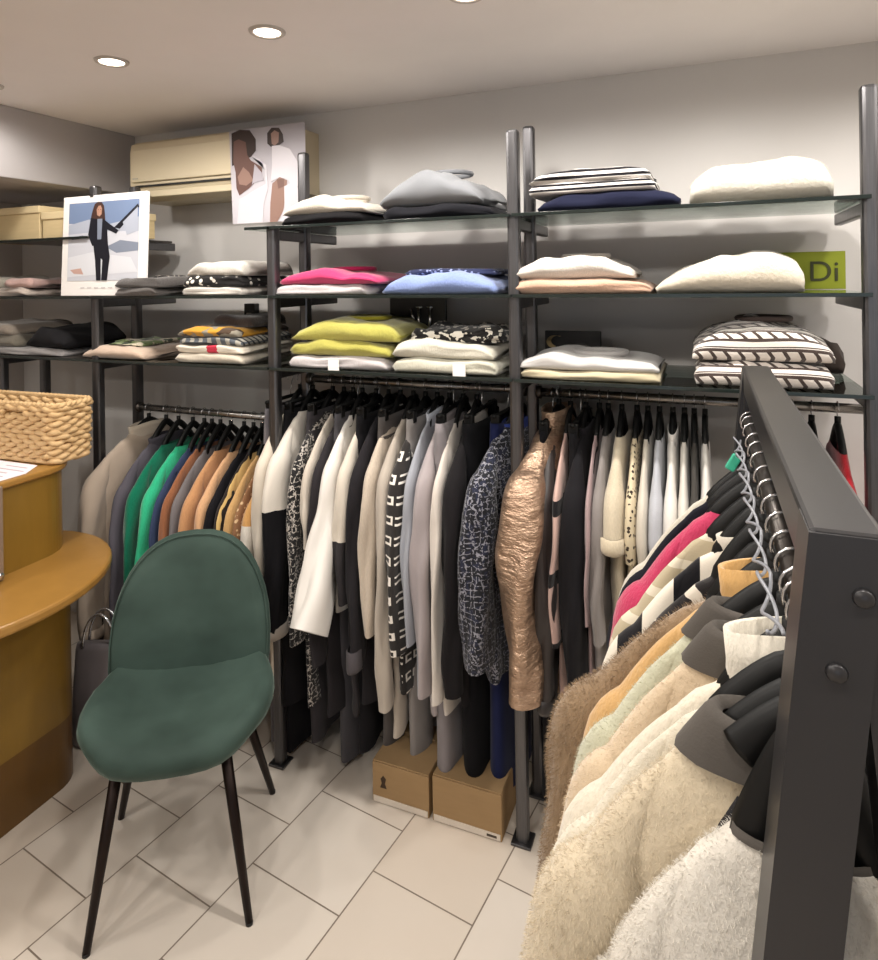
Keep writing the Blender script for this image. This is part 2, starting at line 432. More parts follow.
def sleeve_mesh(side, W, drop, L, rl, rt, seed, split=None, flare=1.0, swing=0.0, wave=.14, nang=18, neck=.075, out=.012):
    """a tube that leaves the shoulder line smoothly and hangs down beside the body"""
    def sh(t): return lerp(neck + .012, W, t ** .85), -.012 - drop * t ** 1.25
    ctl = []
    for t, dz, a_, b_ in ((.22, .010, .006, .25), (.5, .017, .016, .45), (.78, .026, .026, .68)):
        x, z = sh(t); ctl.append((x, z - dz, a_, b_))
    zt = -.012 - drop
    ctl += [(W - .008, zt - .024, .034, .85), (W + .014, zt - .062, .042, .95), (W + .024, zt - .12, .046, 1.0)]
    k0 = rl / .046; ctl = [(x, z, a_ * (1 if i < 3 else k0), b_) for i, (x, z, a_, b_) in enumerate(ctl)]
    ze = min(-L, zt - .15); ln = zt - .12 - ze; N = max(3, min(24, int(ln / .016))); dk = min(1, ln / .3)
    for i in range(1, N + 1):
        t = i / N; f = lerp(1, flare, smooth01(t))
        ctl.append((W + .024 + out * dk * math.sin(t*PI*.8) + swing * t*t + .014 * dk * nz(seed * 1.7, t * 2.4, 3) * smooth01(t * 3), lerp(zt - .12, ze, t), rl * f, f))
    hd = ctl[:6]; fine = []
    for i in range(5):
        p0, p1, p2, p3 = hd[max(i-1, 0)], hd[i], hd[i+1], hd[min(i+2, 5)]
        for q in range(3):
            t = q / 3
            fine.append(tuple(.5*((2*p1[c]) + (p2[c]-p0[c])*t + (2*p0[c]-5*p1[c]+4*p2[c]-p3[c])*t*t + (3*p1[c]-p0[c]-3*p2[c]+p3[c])*t**3) for c in range(4)))
    ctl = fine + ctl[5:]
    rs = []; zz = []
    for i, (x, z, ra, fb) in enumerate(ctl):
        p, q_ = ctl[max(i-1, 0)], ctl[min(i+1, len(ctl)-1)]
        tx, tz = q_[0] - p[0], q_[1] - p[1]; l = math.hypot(tx, tz) or 1; nx_, nz_ = -tz/l, tx/l
        fade = smooth01((zt - .03 - z) / .2) * lerp(.35, 1, smooth01((z + L) / .12)); r = []; zz.append(z)
        for j in range(nang):
            a = 2*PI*j/nang
            w = 1 + fade * (wave * math.sin(3*a + seed*2 + z*9) + wave * .9 * nz(math.cos(a)*1.5 + seed, math.sin(a)*1.5, z*7))
            c = ra * w * math.cos(a)
            r.append((side * (x + nx_*c), rt*fb*w*math.sin(a) + .016*fade*nz(z*3.5, seed, side), z + nz_*c))
        rs.append(r if side > 0 else r)
    mb = MB(); fn = (lambda i, j: split((zz[i] + zz[i+1])/2)) if split else 0
    mb.rings(rs, fn, cap0=True); return mb, (ze, ctl[-1][0], flare)

def strands(mb, n, length, seed, xr=None, w=.0007, mi=0, curl=.5):
    rnd = random.Random(seed); base = list(range(len(mb.f))); ar = []
    V = mb.v; tot = 0
    for i in base:
        f = mb.f[i]
        a, b, c = Vector(V[f[0]]), Vector(V[f[1]]), Vector(V[f[2]])
        A = (b - a).cross(c - a).length
        cz = (a.x + c.x)/2
        if xr and not (xr[0] <= cz <= xr[1]): A = 0
        if a.z < -.75: A = 0
        tot += A; ar.append(tot)
    import bisect
    for _ in range(n):
        i = bisect.bisect(ar, rnd.random() * tot); i = min(i, len(base) - 1); f = mb.f[i]
        P = [Vector(V[k]) for k in f]; nrm = (P[1] - P[0]).cross(P[2] - P[0])
        if nrm.length < 1e-9: continue
        nrm.normalize(); u, v = rnd.random(), rnd.random()
        p = P[0].lerp(P[1], u).lerp(P[3 % len(f)].lerp(P[2], u), v)
        if nrm.dot(p - Vector((p.x*.9, 0, p.z - .02))) < 0: nrm = -nrm
        d = (nrm + Vector((rnd.uniform(-1, 1), rnd.uniform(-1, 1), rnd.uniform(-1, .3))) * curl).normalized()
        l = length * rnd.uniform(.6, 1.2); sd = d.cross(Vector((rnd.uniform(-1, 1), rnd.uniform(-1, 1), rnd.uniform(-1, 1))))
        if sd.length < 1e-6: continue
        sd = sd.normalized() * w
        mid = p + d * l * .6; tip = p + d * l + Vector((0, 0, -l * .25))
        mb.add([p - sd, p + sd, mid + sd * .7, tip, mid - sd * .7], [(0, 1, 2, 4), (4, 2, 3)], mi, True)
    return mb

def hanger(loc, rz, label, zr=.07, group='black hangers on the wall rails', thick=.009, tall=.013, neck=.07, W=.2, drop=.1, rise=.03):
    """loc: the neck point of the garment it carries; zr: height of the rail above it"""
    t = thing('clothes_hanger', label, 'hanger', loc, rz, group); rr = .0165
    path = [(0, 0, rise), (.003, 0, lerp(rise, zr - rr, .6))] + [(rr*math.cos(a), 0, zr + rr*math.sin(a)) for a in [lerp(-.3*PI, 1.12*PI, k/12) for k in range(13)]]
    MB().tube(path, .0017, 6).build('hook', CHROME, t)
    pts = []; rs = []
    for k in range(-16, 17):
        u = k/16; x = abs(u) * (W - .035)
        zi = lerp(rise - .012, -.012 - tall*.6, (x/neck) ** 1.3) if x <= neck else -9
        q_ = max(0, (x - neck - .012)/(W - neck - .012)) ** (1/.85); zo = -.016 - drop * q_ ** 1.25 - tall * 1.15 - .006
        z = zi if x <= neck*.8 else (lerp(zi, zo, smooth01((x - neck*.8)/(neck*.2))) if x <= neck else zo)
        pts.append((u * (W - .035), 0, z)); rs.append(tall * (1 if x < neck else lerp(1, .75, smooth01((x - neck)/.03))))
    MB().tube(pts, rs, 10, flat=thick/tall, upv=(0, 0, 1)).build('arms', HANGER, t)
    MB().tube([(0, 0, rise - .012), (0, 0, rise + .012)], .008, 10).build('neck', HANGER, t)
    return t

def collar_mesh(neck, th, h, seed, lean=.012):
    n = 24; rs = []
    for z, k in ((-.012, 1.02), (h*.5, 1.0), (h, 1.04), (h*.98, .93), (h*.3, .9)):
        rs.append([((neck*k)*se(2*PI*j/n, 2.3)[0], (th*.72*k + lean*.2)*se(2*PI*j/n, 2.3)[1], z - .012*abs(math.cos(2*PI*j/n))) for j in range(n)])
    return MB().rings(rs)

def lapel(th, mats, parent, W, ln):
    pass

def make_garment(name, label, cat, group, loc, rz, mat, W=.2, drop=.10, L=.65, th=.022, hem=None, sl=.58, smat=None, split=None, rl=.046, rt=.028, flare=.8, swing=0, seed=1, neck=.07, collar=None, colh=.03, cuff=None, cuffh=.04, fuzz=None, fz=0, wave=.8, belly=1.2, buttons=None, tagp=False, lining=None, short=None, slw=.25, thn=.7, lead=.05, e=2.5, hh=None, asym=0.0, yoke=None):
    t = thing(name, label, cat, loc, rz, group)
    mats = mat if isinstance(mat, list) else [mat]
    sm = smat or mats; sm = sm if isinstance(sm, list) else [sm]
    fs = (lambda z: 0 if z > split else 1) if split is not None else None
    b = body_mesh(W, drop, L, th, hem or W * .98, seed, neck, wave, fs if len(mats) > 1 else None, belly=belly, thn=thn, e=e, asym=asym)
    if fuzz: strands(b, fuzz[0], fuzz[1], seed, fuzz[2] if len(fuzz) > 2 else None, w=fuzz[3] if len(fuzz) > 3 else .0007)
    b.build('body', mats, t)
    if sl:
        for s_ in (-1, 1):
            mb, last = sleeve_mesh(s_, W, drop, sl, rl, rt, seed + s_, fs if len(sm) > 1 else None, flare, swing if s_ < 0 else 0, slw, neck=neck)
            if fuzz and s_ < 0: strands(mb, int(fuzz[0] * .55), fuzz[1], seed + 9, None, w=fuzz[3] if len(fuzz) > 3 else .0007)
            so = mb.build('sleeve', sm, t)
            if cuff:
                z, x, k = last; n = 18
                MB().rings([[(s_*(x + rl*k*q*math.cos(2*PI*j/n)), rt*k*q*math.sin(2*PI*j/n), zz) for j in range(n)] for q, zz in ((1.0, z + cuffh*.9), (1.14, z + cuffh*.85), (1.16, z + .006), (1.1, z - .004), (.9, z))]).build('cuff', cuff, so)
    if collar: collar_mesh(neck, th, colh, seed).build('collar', collar, t)
    if yoke:
        n = 36; rs = []
        for k, z, q in ((.9, .004, .75), (1.0, .014, .85), (1.12, .006, 1.0), (1.22, -.004, 1.06), (1.36, -.018, 1.1), (1.48, -.03, 1.08)):
            rs.append([((neck*k + (.004*nz(j*1.7, seed, 2) if k > 1.4 else 0))*se(2*PI*j/n, 2.3)[0], th*q*se(2*PI*j/n, 2.3)[1], z + .012 - .006*abs(math.sin(2*PI*j/n))) for j in range(n)])
        MB().rings(rs).build('neck_lining', yoke, t)
    if lining:
        n = 24; MB().rings([[(neck*k*se(2*PI*j/n, 2.3)[0], th*thn*k*se(2*PI*j/n, 2.3)[1], z) for j in range(n)] for k, z in ((1.03, -.002), (1.0, .006), (.9, .004), (.85, -.05))]).build('lining', lining, t)
    if buttons:
        for k in range(buttons):
            MB().tube([(-W*.1, -th*1.25, -.2 - k*.09), (-W*.1, -th*1.25 - .004, -.2 - k*.09)], .007, 10).build('button', BLACK, t)
    return t

def make_trousers(label, group, loc, rz, mat, L, w0=.17, w1=.11, th=.018, seed=1, crease=True, name='trousers', flat=False):
    t = thing(name, label, 'trousers', loc, rz, group)
    n = 26
    def leg(cx, sgn, seed):
        rs = []
        for i in range(27):
            u = i/26; z = -.06 - (L - .06)*u; w = lerp(w0*.52, w1*.6, smooth01(u*1.1)); r = []
            for j in range(n):
                a = 2*PI*j/n; c, s_ = se(a, 2.2); x = w*c; y = th*s_*lerp(1, 1.35, u)
                y += .006*u*math.sin(x*40 + seed) + .006*nz(x*8, z*3, seed)
                r.append((cx*lerp(1, 1.02, u) + x + .008*nz(z*4, seed, 4), y + sgn*.004, z))
            rs.append(r)
        return MB().rings(rs)
    for s_ in (-1, 1): leg(s_*w0*.46, s_, seed + s_).build('leg', mat, t)
    MB().rings([[(w0*k*se(2*PI*j/n, 2.6)[0], th*1.15*k*se(2*PI*j/n, 2.6)[1], z) for j in range(n)] for k, z in ((.9, 0), (.93, .002), (.95, -.03), (.97, -.06), (.99, -.12))]).build('waistband', mat, t)
    return t

# colours
C = cloth
GB = {2: 'jackets and tops on the lower left rail', 3: 'jackets and tops on the middle wall rail', 4: 'jackets and tops on the right wall rail', 5: 'jackets and tops on the right wall rail'}
def hang(bay, px, name, cat, label, short, mat, ysl=None, yhem=None, rz=0.0, Wd=.2, yfront=1.79, dz=0.0, X=None, hang_label=None, **k):
    """hang a garment edge-on from the wall rail so that its near sleeve shows at the given picture column"""
    dz = dz + {2: -.045, 3: -.028, 4: -.028}[bay]; zr = RZ[bay]; zn = zr - .075 + dz
    p = at(px, 500, yfront); x = p.x if X is None else X
    Lh = zn - at(px, yhem or 690, yfront + .1).z
    if ysl: k['sl'] = zn - at(px, ysl, yfront).z
    elif 'sl' not in k: k['sl'] = .6
    sd = k.pop('seed', int(px))
    r = PI/2 + rz
    if X is None: x -= Wd * math.sin(rz)
    nk = k.setdefault('neck', .09)
    t = make_garment(name, label, cat, GB[bay], (x, YR, zn), r, mat, W=Wd, L=Lh, seed=sd, **k)
    hanger((x, YR, zn), r, 'black clothes hanger carrying the ' + short, zr=zr - zn, neck=nk, W=Wd, drop=k.get('drop', .1), rise=.04 - dz)
    return t

# ---- lower left rail
hang(2, 80, 'shirt', 'shirt', 'stone beige shirt with a collar, leftmost on the lower left rail', 'stone beige shirt', C('b5a595'), 640, 700, rz=-.15, X=-2.125, yfront=1.74, Wd=.22, th=.026, collar=C('c9bcab'), colh=.04, wave=1.3, slw=.34, rl=.05, rt=.032, cuff=C('b0a090'), buttons=3, dz=.03)
hang(2, 120, 'jacket', 'jacket', 'slate grey jacket between the beige shirt and the dark green cardigan', 'slate grey jacket', C('55525a'), 620, 660, th=.02, rt=.024, collar=C('4a474f'))
hang(2, 133, 'cardigan', 'cardigan', 'dark emerald green cardigan left of the bright green jumper', 'dark emerald cardigan', knit('0f6d52'), 600, 630, th=.02, rt=.024)
hang(2, 148, 'jumper', 'jumper', 'bright emerald green jumper on the lower left rail', 'bright green jumper', knit('2fae80'), 590, 620, th=.022, rt=.026)
hang(2, 160, 'shirt', 'shirt', 'thin navy shirt just right of the bright green jumper', 'thin navy shirt', C('35405c'), 570, 620, th=.013, rt=.013)
hang(2, 168, 'jumper', 'jumper', 'rust brown jumper right of the navy shirt', 'rust brown jumper', knit('8f5c3f'), 600, 620, th=.014, rt=.016)
hang(2, 177, 'jacket', 'jacket', 'mid grey jacket between the rust and tan jumpers', 'mid grey jacket', C('6f6a6b'), 600, 620, th=.014, rt=.015)
hang(2, 188, 'jumper', 'jumper', 'tan jumper in front of the grey jacket, above the chair back', 'tan jumper', knit('b98960'), 600, 620, th=.02, rt=.024)
hang(2, 202, 'jumper', 'jumper', 'peach tan jumper left of the black blouse', 'peach jumper', knit('d3a57c'), 590, 620, th=.018, rt=.022)
hang(2, 212, 'blouse', 'blouse', 'black blouse between the peach jumper and the crochet top', 'short black blouse', C('17161a'), 580, 600, th=.018, rt=.02)
hang(2, 221, 'cardigan', 'cardigan', 'yellow beige crochet edged cardigan with a black inside', 'crochet edged cardigan', stripes('d9b878', '2a2320', .028, .78, 1, .01), 530, 600, th=.014, rt=.016)
hang(2, 231, 'jumper', 'jumper', 'sandy tan jumper right of the crochet edged cardigan', 'sandy jumper', knit('c79f6a'), 560, 600, th=.014, rt=.018)
hang(2, 240, 'blouse', 'blouse', 'brown spotted blouse left of the two tone camel top', 'brown spotted blouse', spots('8b6547', 'd2b28a', 55, .3), 540, 600, th=.012, rt=.014)
hang(2, 249, 'jumper', 'jumper', 'camel top with white lower sleeve, last on the lower left rail', 'camel and white top', [knit('c6965c'), knit('ece4d8')], 575, 620, th=.018, rt=.024, split=-.19, swing=.05)

# ---- middle rail
hang(3, 262, 'coat', 'coat', 'long ivory coat, leftmost on the middle rail', 'long ivory coat', C('e3d8c8'), 600, 680, th=.02, rt=.026, rl=.042)
hang(3, 276, 'jumper', 'jumper', 'colour block jumper, white above and black below, grey cuff', 'white and black colour block jumper', [C('ebe3d7'), C('141316')], 632, 690, th=.026, rt=.034, split=-.30, cuff=C('a49a90'), rl=.055)
hang(3, 297, 'jacket', 'jacket', 'black jacket with sparkling trim, right of the colour block jumper', 'black sparkle trimmed jacket', tweed('141314', 'b9b2ab', '1d1b1d', 50), 640, 690, th=.016, rt=.02)
hang(3, 309, 'blouse', 'blouse', 'slim off white blouse right of the sparkling black jacket', 'slim off white blouse', C('d8cdbf'), 545, 620, th=.014, rt=.017)
hang(3, 319, 'blazer', 'blazer', 'charcoal blazer behind the bright white wide sleeved shirt', 'charcoal blazer behind the white shirt', C('2c292c'), 660, 700, th=.016, rt=.02)
hang(3, 329, 'shirt', 'shirt', 'bright white shirt with a wide sleeve and turned up cuff', 'bright white wide sleeved shirt', satin('f4efe8', .6), 612, 600, th=.016, rt=.026, rl=.048, flare=1.8, swing=.13, yfront=1.79)
hang(3, 344, 'tunic', 'tunic', 'tunic with ivory shoulders and charcoal lower half', 'ivory and charcoal tunic', [C('e4dacb'), C('322f31')], 600, 700, th=.02, rt=.024, split=-.36)
hang(3, 357, 'jacket', 'jacket', 'charcoal jacket with a broad turned back cuff', 'charcoal jacket with broad cuff', C('232124'), 662, 690, th=.022, rt=.024, cuff=C('4b474a'), cuffh=.07, swing=.02)
hang(3, 370, 'cardigan', 'cardigan', 'warm taupe cardigan right of the charcoal jacket with broad cuff', 'warm taupe cardigan', knit('cdbfae'), 630, 690, th=.018, rt=.022)
hang(3, 384, 'coat', 'coat', 'pale greige coat with the longest sleeve on the middle rail', 'pale greige coat', C('b3a99d'), 705, 720, th=.02, rt=.024)
hang(3, 397, 'cardigan', 'cardigan', 'charcoal cardigan with rows of white square motifs', 'square motif cardigan', logo_rows(0), 650, 680, smat=logo_rows(1), th=.022, rt=.028, collar=C('2c2a2b'), rl=.05)
hang(3, 410, 'shirt', 'shirt', 'pale blue grey shirt right of the square motif cardigan', 'pale blue grey shirt', C('9b9ea6'), 640, 680, th=.014, rt=.016, collar=C('c3c9d4'), colh=.035)
hang(3, 423, 'jacket', 'jacket', 'lavender grey jacket in the middle of the middle rail', 'lavender grey jacket', C('a39a9b'), 690, 700, th=.02, rt=.027, collar=C('b1a8a9'))
hang(3, 438, 'shirt', 'shirt', 'white shirt hanging below a black blazer', 'white shirt beside the black blazer', C('e9e0d6'), 695, 700, th=.014, rt=.016, swing=.02)
hang(3, 453, 'blazer', 'blazer', 'soft black blazer left of the sparkling tweed jacket', 'soft black blazer', C('1c1a1c'), 690, 690, th=.024, rt=.032, collar=C('cfc6be'), rl=.05)
hang(3, 480, 'jacket', 'jacket', 'navy black and white tweed jacket with blue collar', 'navy tweed jacket', tweed('14161e', '8e8e98', '1e2338', 62), 665, 668, rz=-.3, th=.034, rt=.042, rl=.06, flare=.95, collar=C('2c3a78'), colh=.02)
hang(3, 523, 'puffer_jacket', 'puffer jacket', 'bronze metallic puffer jacket beside the middle shelf upright', 'bronze puffer jacket', bronze(), 700, 690, rz=-.2, yfront=1.75, Wd=.235, th=.05, rt=.062, rl=.07, flare=.75, collar=bronze(), colh=.05, slw=.2, dz=.015)
# ---- right rail
hang(4, 543, 'jacket', 'jacket', 'dark brown leather jacket right of the bronze puffer', 'dark brown leather jacket', satin('2b2423', .45), 705, 700, th=.024, rt=.03, cuff=satin('231d1c', .45))
hang(4, 556, 'blouse', 'blouse', 'thin pink and black blouse between two black jackets', 'thin pink and black blouse', stripes('c3a49a', '151315', .19, .2), 640, 690, th=.012, rt=.013)
hang(4, 573, 'blazer', 'blazer', 'long black blazer on the right rail', 'long black blazer', C('1b1a1d'), 700, 712, th=.026, rt=.034, rl=.05, collar=C('222024'))
hang(4, 588, 'blouse', 'blouse', 'thin mauve blouse right of the long black blazer', 'thin mauve blouse', C('a58e8e'), 620, 690, th=.01, rt=.01)
hang(4, 598, 'coat', 'coat', 'mid grey wool coat left of the cream short sleeved knit', 'mid grey wool coat', C('87817e'), 640, 700, th=.017, rt=.02)
hang(4, 613, 'jumper', 'jumper', 'cream knit with a short rolled sleeve on the right rail', 'cream short sleeved knit', knit('dccfb6'), 538, 690, th=.024, rt=.032, cuff=knit('d8cab0'), rl=.055, flare=1.05)
hang(4, 630, 'blouse', 'blouse', 'leopard print blouse on the right rail', 'leopard print blouse', spots('cdbfa2', '3a3029', 75, .33), 560, 640, th=.015, rt=.017)
hang(4, 642, 'cardigan', 'cardigan', 'ivory cardigan right of the leopard print blouse', 'ivory cardigan by the leopard print', C('dcd4c6'), 560, 640, th=.014, rt=.016)
hang(4, 655, 'shirt', 'shirt', 'pale grey blue shirt between two ivory tops on the right rail', 'pale grey blue shirt on the right rail', C('b4b6bd'), 560, 640, th=.016, rt=.02)
hang(4, 670, 'shirt', 'shirt', 'crisp white shirt right of the pale grey blue shirt', 'crisp white shirt', C('ebe6df'), 560, 640, th=.016, rt=.02, collar=C('f0ebe4'))
hang(4, 683, 'blouse', 'blouse', 'soft white blouse left of a thin dark grey top', 'soft white blouse', C('e2dcd3'), 560, 640, th=.014, rt=.016)
hang(4, 694, 'shirt', 'shirt', 'thin dark grey top between two white ones on the right rail', 'thin dark grey top', C('45423f'), 560, 640, th=.012, rt=.012)
hang(4, 706, 'shirt', 'shirt', 'white shirt half hidden behind the far leg of the clothes rack', 'white shirt behind the rack leg', C('e6e1da'), 560, 640, th=.015, rt=.018)
hang(4, 805, 'jacket', 'jacket', 'navy jacket behind the top bar of the clothes rack', 'navy jacket behind the rack bar', C('1d2130'), 560, 640, th=.026, rt=.034)
hang(4, 827, 'jacket', 'jacket', 'black jacket just left of the red top at the right', 'black jacket beside the red top', C('161518'), 560, 640, th=.022, rt=.026)
hang(4, 857, 'jumper', 'jumper', 'red jumper in front of the right shelf upright', 'red jumper', knit('a81f2a'), 560, 640, th=.018, rt=.026)

# ---- trousers below the jackets
TG = 'trousers hanging below the jackets'
def trs(bay, px, ybot, label, short, mat, yfront=1.86, w0=.16, w1=.11, th=.017, rz=0.0, name='trousers'):
    p = at(px, 700, yfront); zn = RZ[bay] - .09; L = zn - max(.03, at(px, ybot, yfront).z)
    r = PI/2 + rz
    make_trousers(label, TG, (p.x, YR, zn), r, mat, L, w0, w1, th, seed=int(px), name=name)
    t = thing('clip_hanger', 'black clip hanger holding the ' + short, 'hanger', (p.x, YR, zn + .022), r, 'black clip hangers on the wall rails')
    MB().tube([(0, 0, 0), (.003, 0, .03)] + [(.0165*math.cos(a), 0, .068 + .0165*math.sin(a)) for a in [lerp(-.3*PI, 1.12*PI, k/12) for k in range(13)]], .0017, 6).build('hook', CHROME, t)
    MB().tube([(-w0*.9, 0, 0), (w0*.9, 0, 0)], .007, 8).build('bar', HANGER, t)
    for s_ in (-1, 1): MB().box((s_*w0*.75, 0, -.016), (.022, .03, .04), .003).build('clip', HANGER, t)
trs(3, 268, 745, 'grey marl trousers at the left end of the middle rail, behind the chair', 'grey marl trousers', C('6a666a'))
trs(3, 287, 752, 'straight black trousers beside the chair seat', 'straight black trousers', C('141316'), w1=.14)
trs(3, 310, 742, 'charcoal trousers below the white wide sleeved shirt', 'charcoal trousers', C('3a373a'), w1=.15)
trs(3, 338, 768, 'slate trousers with a longer narrow leg under the ivory and charcoal tunic', 'slate trousers', C('4a484c'), w1=.1)
trs(3, 360, 750, 'black wide trousers under the jacket with broad cuff', 'black wide trousers', C('1c1b1e'), w1=.16)
trs(3, 382, 765, 'dark taupe trousers left of the long grey pair', 'dark taupe trousers', C('544f4d'), w1=.1)
trs(3, 402, 800, 'pale edged grey trousers hanging over the cardboard box', 'pale edged grey trousers', C('8b8684'), yfront=1.80, w1=.12)
trs(3, 426, 826, 'long mid grey trousers reaching nearly to the floor', 'long mid grey trousers', C('7e787a'), yfront=1.76, w0=.19, w1=.16, th=.026, rz=.1)
trs(3, 462, 800, 'long black trousers below the soft black blazer', 'long black trousers', C('0f0f12'), yfront=1.8, w1=.17, th=.03)
trs(3, 494, 812, 'navy velvet trousers below the tweed jacket', 'navy velvet trousers', C('161d42', .7, .6), yfront=1.83, w0=.13, w1=.15, th=.026, rz=-.1)
trs(4, 545, 800, 'black trousers right of the middle upright below the leather jacket', 'black trousers under the leather jacket', C('121114'), w1=.15)
trs(4, 575, 800, 'black wide trousers under the long black blazer', 'black trousers under the blazer', C('18171a'), w1=.16)

# ------------------------------------------------------------------ folded clothes
def folded(name, label, cat, x0, x1, z0, h, mat, D=.30, Yf=YS0 + .015, seed=1, group=None, crown=1.0, base=0.0, rough=.10, tagx=None, taper=.55, mats2=None, slit=True, fuzz=0):
    w = x1 - x0; nx = 26; r = h/2
    prof = []
    for k in range(7): prof.append((lerp(D, r, k/6), 0.0))
    for k in range(1, 8): a = -PI/2 - PI*k/8; prof.append((r + r*math.cos(a)*1.1, .5 + .5*math.sin(a)))
    for k in range(9): prof.append((lerp(r, D*.98, k/8), 1.0))
    prof.append((D*.985, .85))
    if slit: prof += [(D*.99, .56), (D*.6, .52), (D*.6, .48), (D*.99, .44)]
    rs = []
    for i in range(nx + 1):
        u = i/nx; t = 2*u - 1
        ed = max(0, 1 - abs(t)**9); ends = taper + (1 - taper) * ed ** .5
        hh = h * interp(crown, u) * ends; bz = interp(base, u); sec = []
        x = t * w/2
        for y, z in prof:
            yy = y + rough*.12*nz(x*7, z*3, seed) + (.012 * (1 - ed)); zz = bz + hh*z
            if z > .3: zz += h*rough*2.2*(nz(x*9, y*9, seed) + .5*nz(x*22, y*22, seed + 4)) * (.3 + .7*z)
            xx = x + .012*nz(y*8, z*2, seed + math.copysign(2, t)) * abs(t)
            sec.append((xx, yy, max(zz, bz*z)))
        rs.append(sec)
    t_ = thing(name, label, cat, ((x0+x1)/2, Yf, z0), 0, group)
    mb = MB().rings(rs, 0, True, True)
    if fuzz: strands(mb, fuzz, .006, seed, w=.0003)
    mb.build('folded_body', mat, t_)
    # a small folded collar / neck rib on top, set back from the fold
    if mats2:
        zt = h * interp(crown, .5) + interp(base, .5)
        n = 20; cx = w*.05
        MB().tube([(cx + w*.2*math.cos(2*PI*k/n), D*.55 + D*.2*math.sin(2*PI*k/n), zt*1.0 + .002) for k in range(n + 1)], .008, 8, caps=False).build('neck_rib', mats2, t_)
    if tagx is not None:
        MB().box((tagx, -.008 - r*.1, h*.35), (.04, .002, .036), 0).build('price_tag', paint('f4f1ec'), t_)
    return t_

def fold_px(name, label, cat, pxa, pxb, yb, h, mat, zs, **k):
    Yf = k.get('Yf', YS0 + .015); D_ = k.get('D', .30); a = at(pxa - 3, yb, Yf + (.4 * D_ if pxa > 705 else 0)).x; b = at(pxb, yb, Yf + (.5 * D_ if pxb < 705 else 0)).x
    return folded(name, label, cat, a, b, zs, h, mat, **k)
S0, S1, S2 = ZS[0] + .0005, ZS[1] + .0005, ZS[2] + .0005
G = 'folded clothes on the shelves'
def fp(name, label, cat, a, b, sh, dz, h, mat, **k):
    fold_px(name, label, cat, a, b, 300, h, mat, (S0, S1, S2)[sh] + dz, group=G, **k)
# middle bay, top shelf
fp('trousers', 'black folded trousers under the cream jumper on the top shelf', 'folded trousers', 284, 384, 0, 0, .036, C('151416'), seed=11, crown=[.8, 1, 1.1, 1])
fp('jumper', 'cream folded jumper beside the grey hoodie', 'folded jumper', 286, 387, 0, .034, .055, knit('e2d9cb'), seed=12, crown=[.5, .9, 1.1, .8, .45], taper=.4, mats2=knit('d8cebf'))
fp('trousers', 'black folded trousers under the grey hoodie', 'folded trousers', 387, 507, 0, 0, .04, C('1a1a1f'), seed=13, crown=[1.1, 1, 1, .8])
fp('hoodie', 'mid grey folded hoodie on the top shelf, left of the middle upright', 'folded hoodie', 383, 496, 0, .04, .10, C('7e8084'), seed=14, crown=[.35, .8, 1.15, 1.1, .75, .5], taper=.5, mats2=C('75777b'))
# middle bay, middle shelf
fp('jumper', 'pale grey folded jumper under the hot pink one', 'folded jumper', 277, 386, 1, 0, .034, knit('cfc8c8'), seed=15)
fp('jumper', 'hot pink folded jumper on the shelf', 'folded jumper', 281, 396, 1, .034, .045, knit('c6386a'), seed=16, crown=[.5, .95, 1.1, .8, .6], taper=.5, mats2=knit('b32657'))
fp('jumper', 'periwinkle blue folded jumper', 'folded jumper', 385, 508, 1, 0, .062, knit('8698c9'), seed=17, crown=[.6, 1, 1.05, 1, .8], mats2=C('2a3050'))
fp('shirt', 'navy spotted folded shirt peeping over the blue jumper', 'folded shirt', 408, 505, 1, .058, .02, spots('2b3152', '8b95bd', 70, .3), seed=18, Yf=YS0 + .07, D=.22)
# middle bay, bottom shelf
fp('jumper', 'white folded jumper with price tag, under the lime jumpers', 'folded jumper', 290, 405, 2, 0, .042, knit('ddd6d6'), seed=19, tagx=.0)
fp('jumper', 'lower lime green folded jumper', 'folded jumper', 291, 408, 2, .042, .05, knit('aaa450'), seed=20, crown=[.8, 1.05, 1, .9])
fp('jumper', 'upper lime green folded jumper, rumpled', 'folded jumper', 293, 414, 2, .09, .062, knit('b2ac56'), seed=21, crown=[.6, 1.05, 1.1, 1, .8], mats2=knit('8d8526'))
fp('jumper', 'ivory folded jumper with price tag, under another ivory one', 'folded jumper', 394, 508, 2, 0, .046, knit('dfdcca'), seed=22, tagx=.06)
fp('jumper', 'ivory folded jumper directly below the black and white scarf', 'folded jumper', 394, 506, 2, .046, .05, knit('e4dfce'), seed=23, crown=[1, 1.1, .9, .7])
fp('scarf', 'black and white patterned folded scarf on the ivory jumpers', 'scarf', 412, 510, 2, .092, .04, blotch('1d1b1b', '2b2928', 'ded8cc', 26), seed=24, Yf=YS0 + .06, D=.24, rough=.25)
# right bay, top shelf
fp('trousers', 'navy folded trousers under the striped tops', 'folded trousers', 541, 682, 0, 0, .05, C('1b1e33'), seed=25, crown=[.6, 1, 1.05, 1, .6])
fp('top', 'lower black and white striped folded top', 'folded top', 533, 660, 0, .05, .032, stripes('17151a', 'e9e4df', .0135, .5), seed=26)
fp('top', 'upper black and white striped folded top', 'folded top', 534, 656, 0, .08, .034, stripes('17151a', 'e9e4df', .017, .5), seed=27, crown=[.6, 1, 1.15, .9], mats2=C('1a181c'))
fp('jumper', 'white fluffy folded jumper on the top right shelf', 'folded jumper', 695, 836, 0, 0, .105, fluff('efe9da'), seed=28, crown=[.7, .95, 1, 1.05, .95], taper=.7, rough=.05, fuzz=9000)
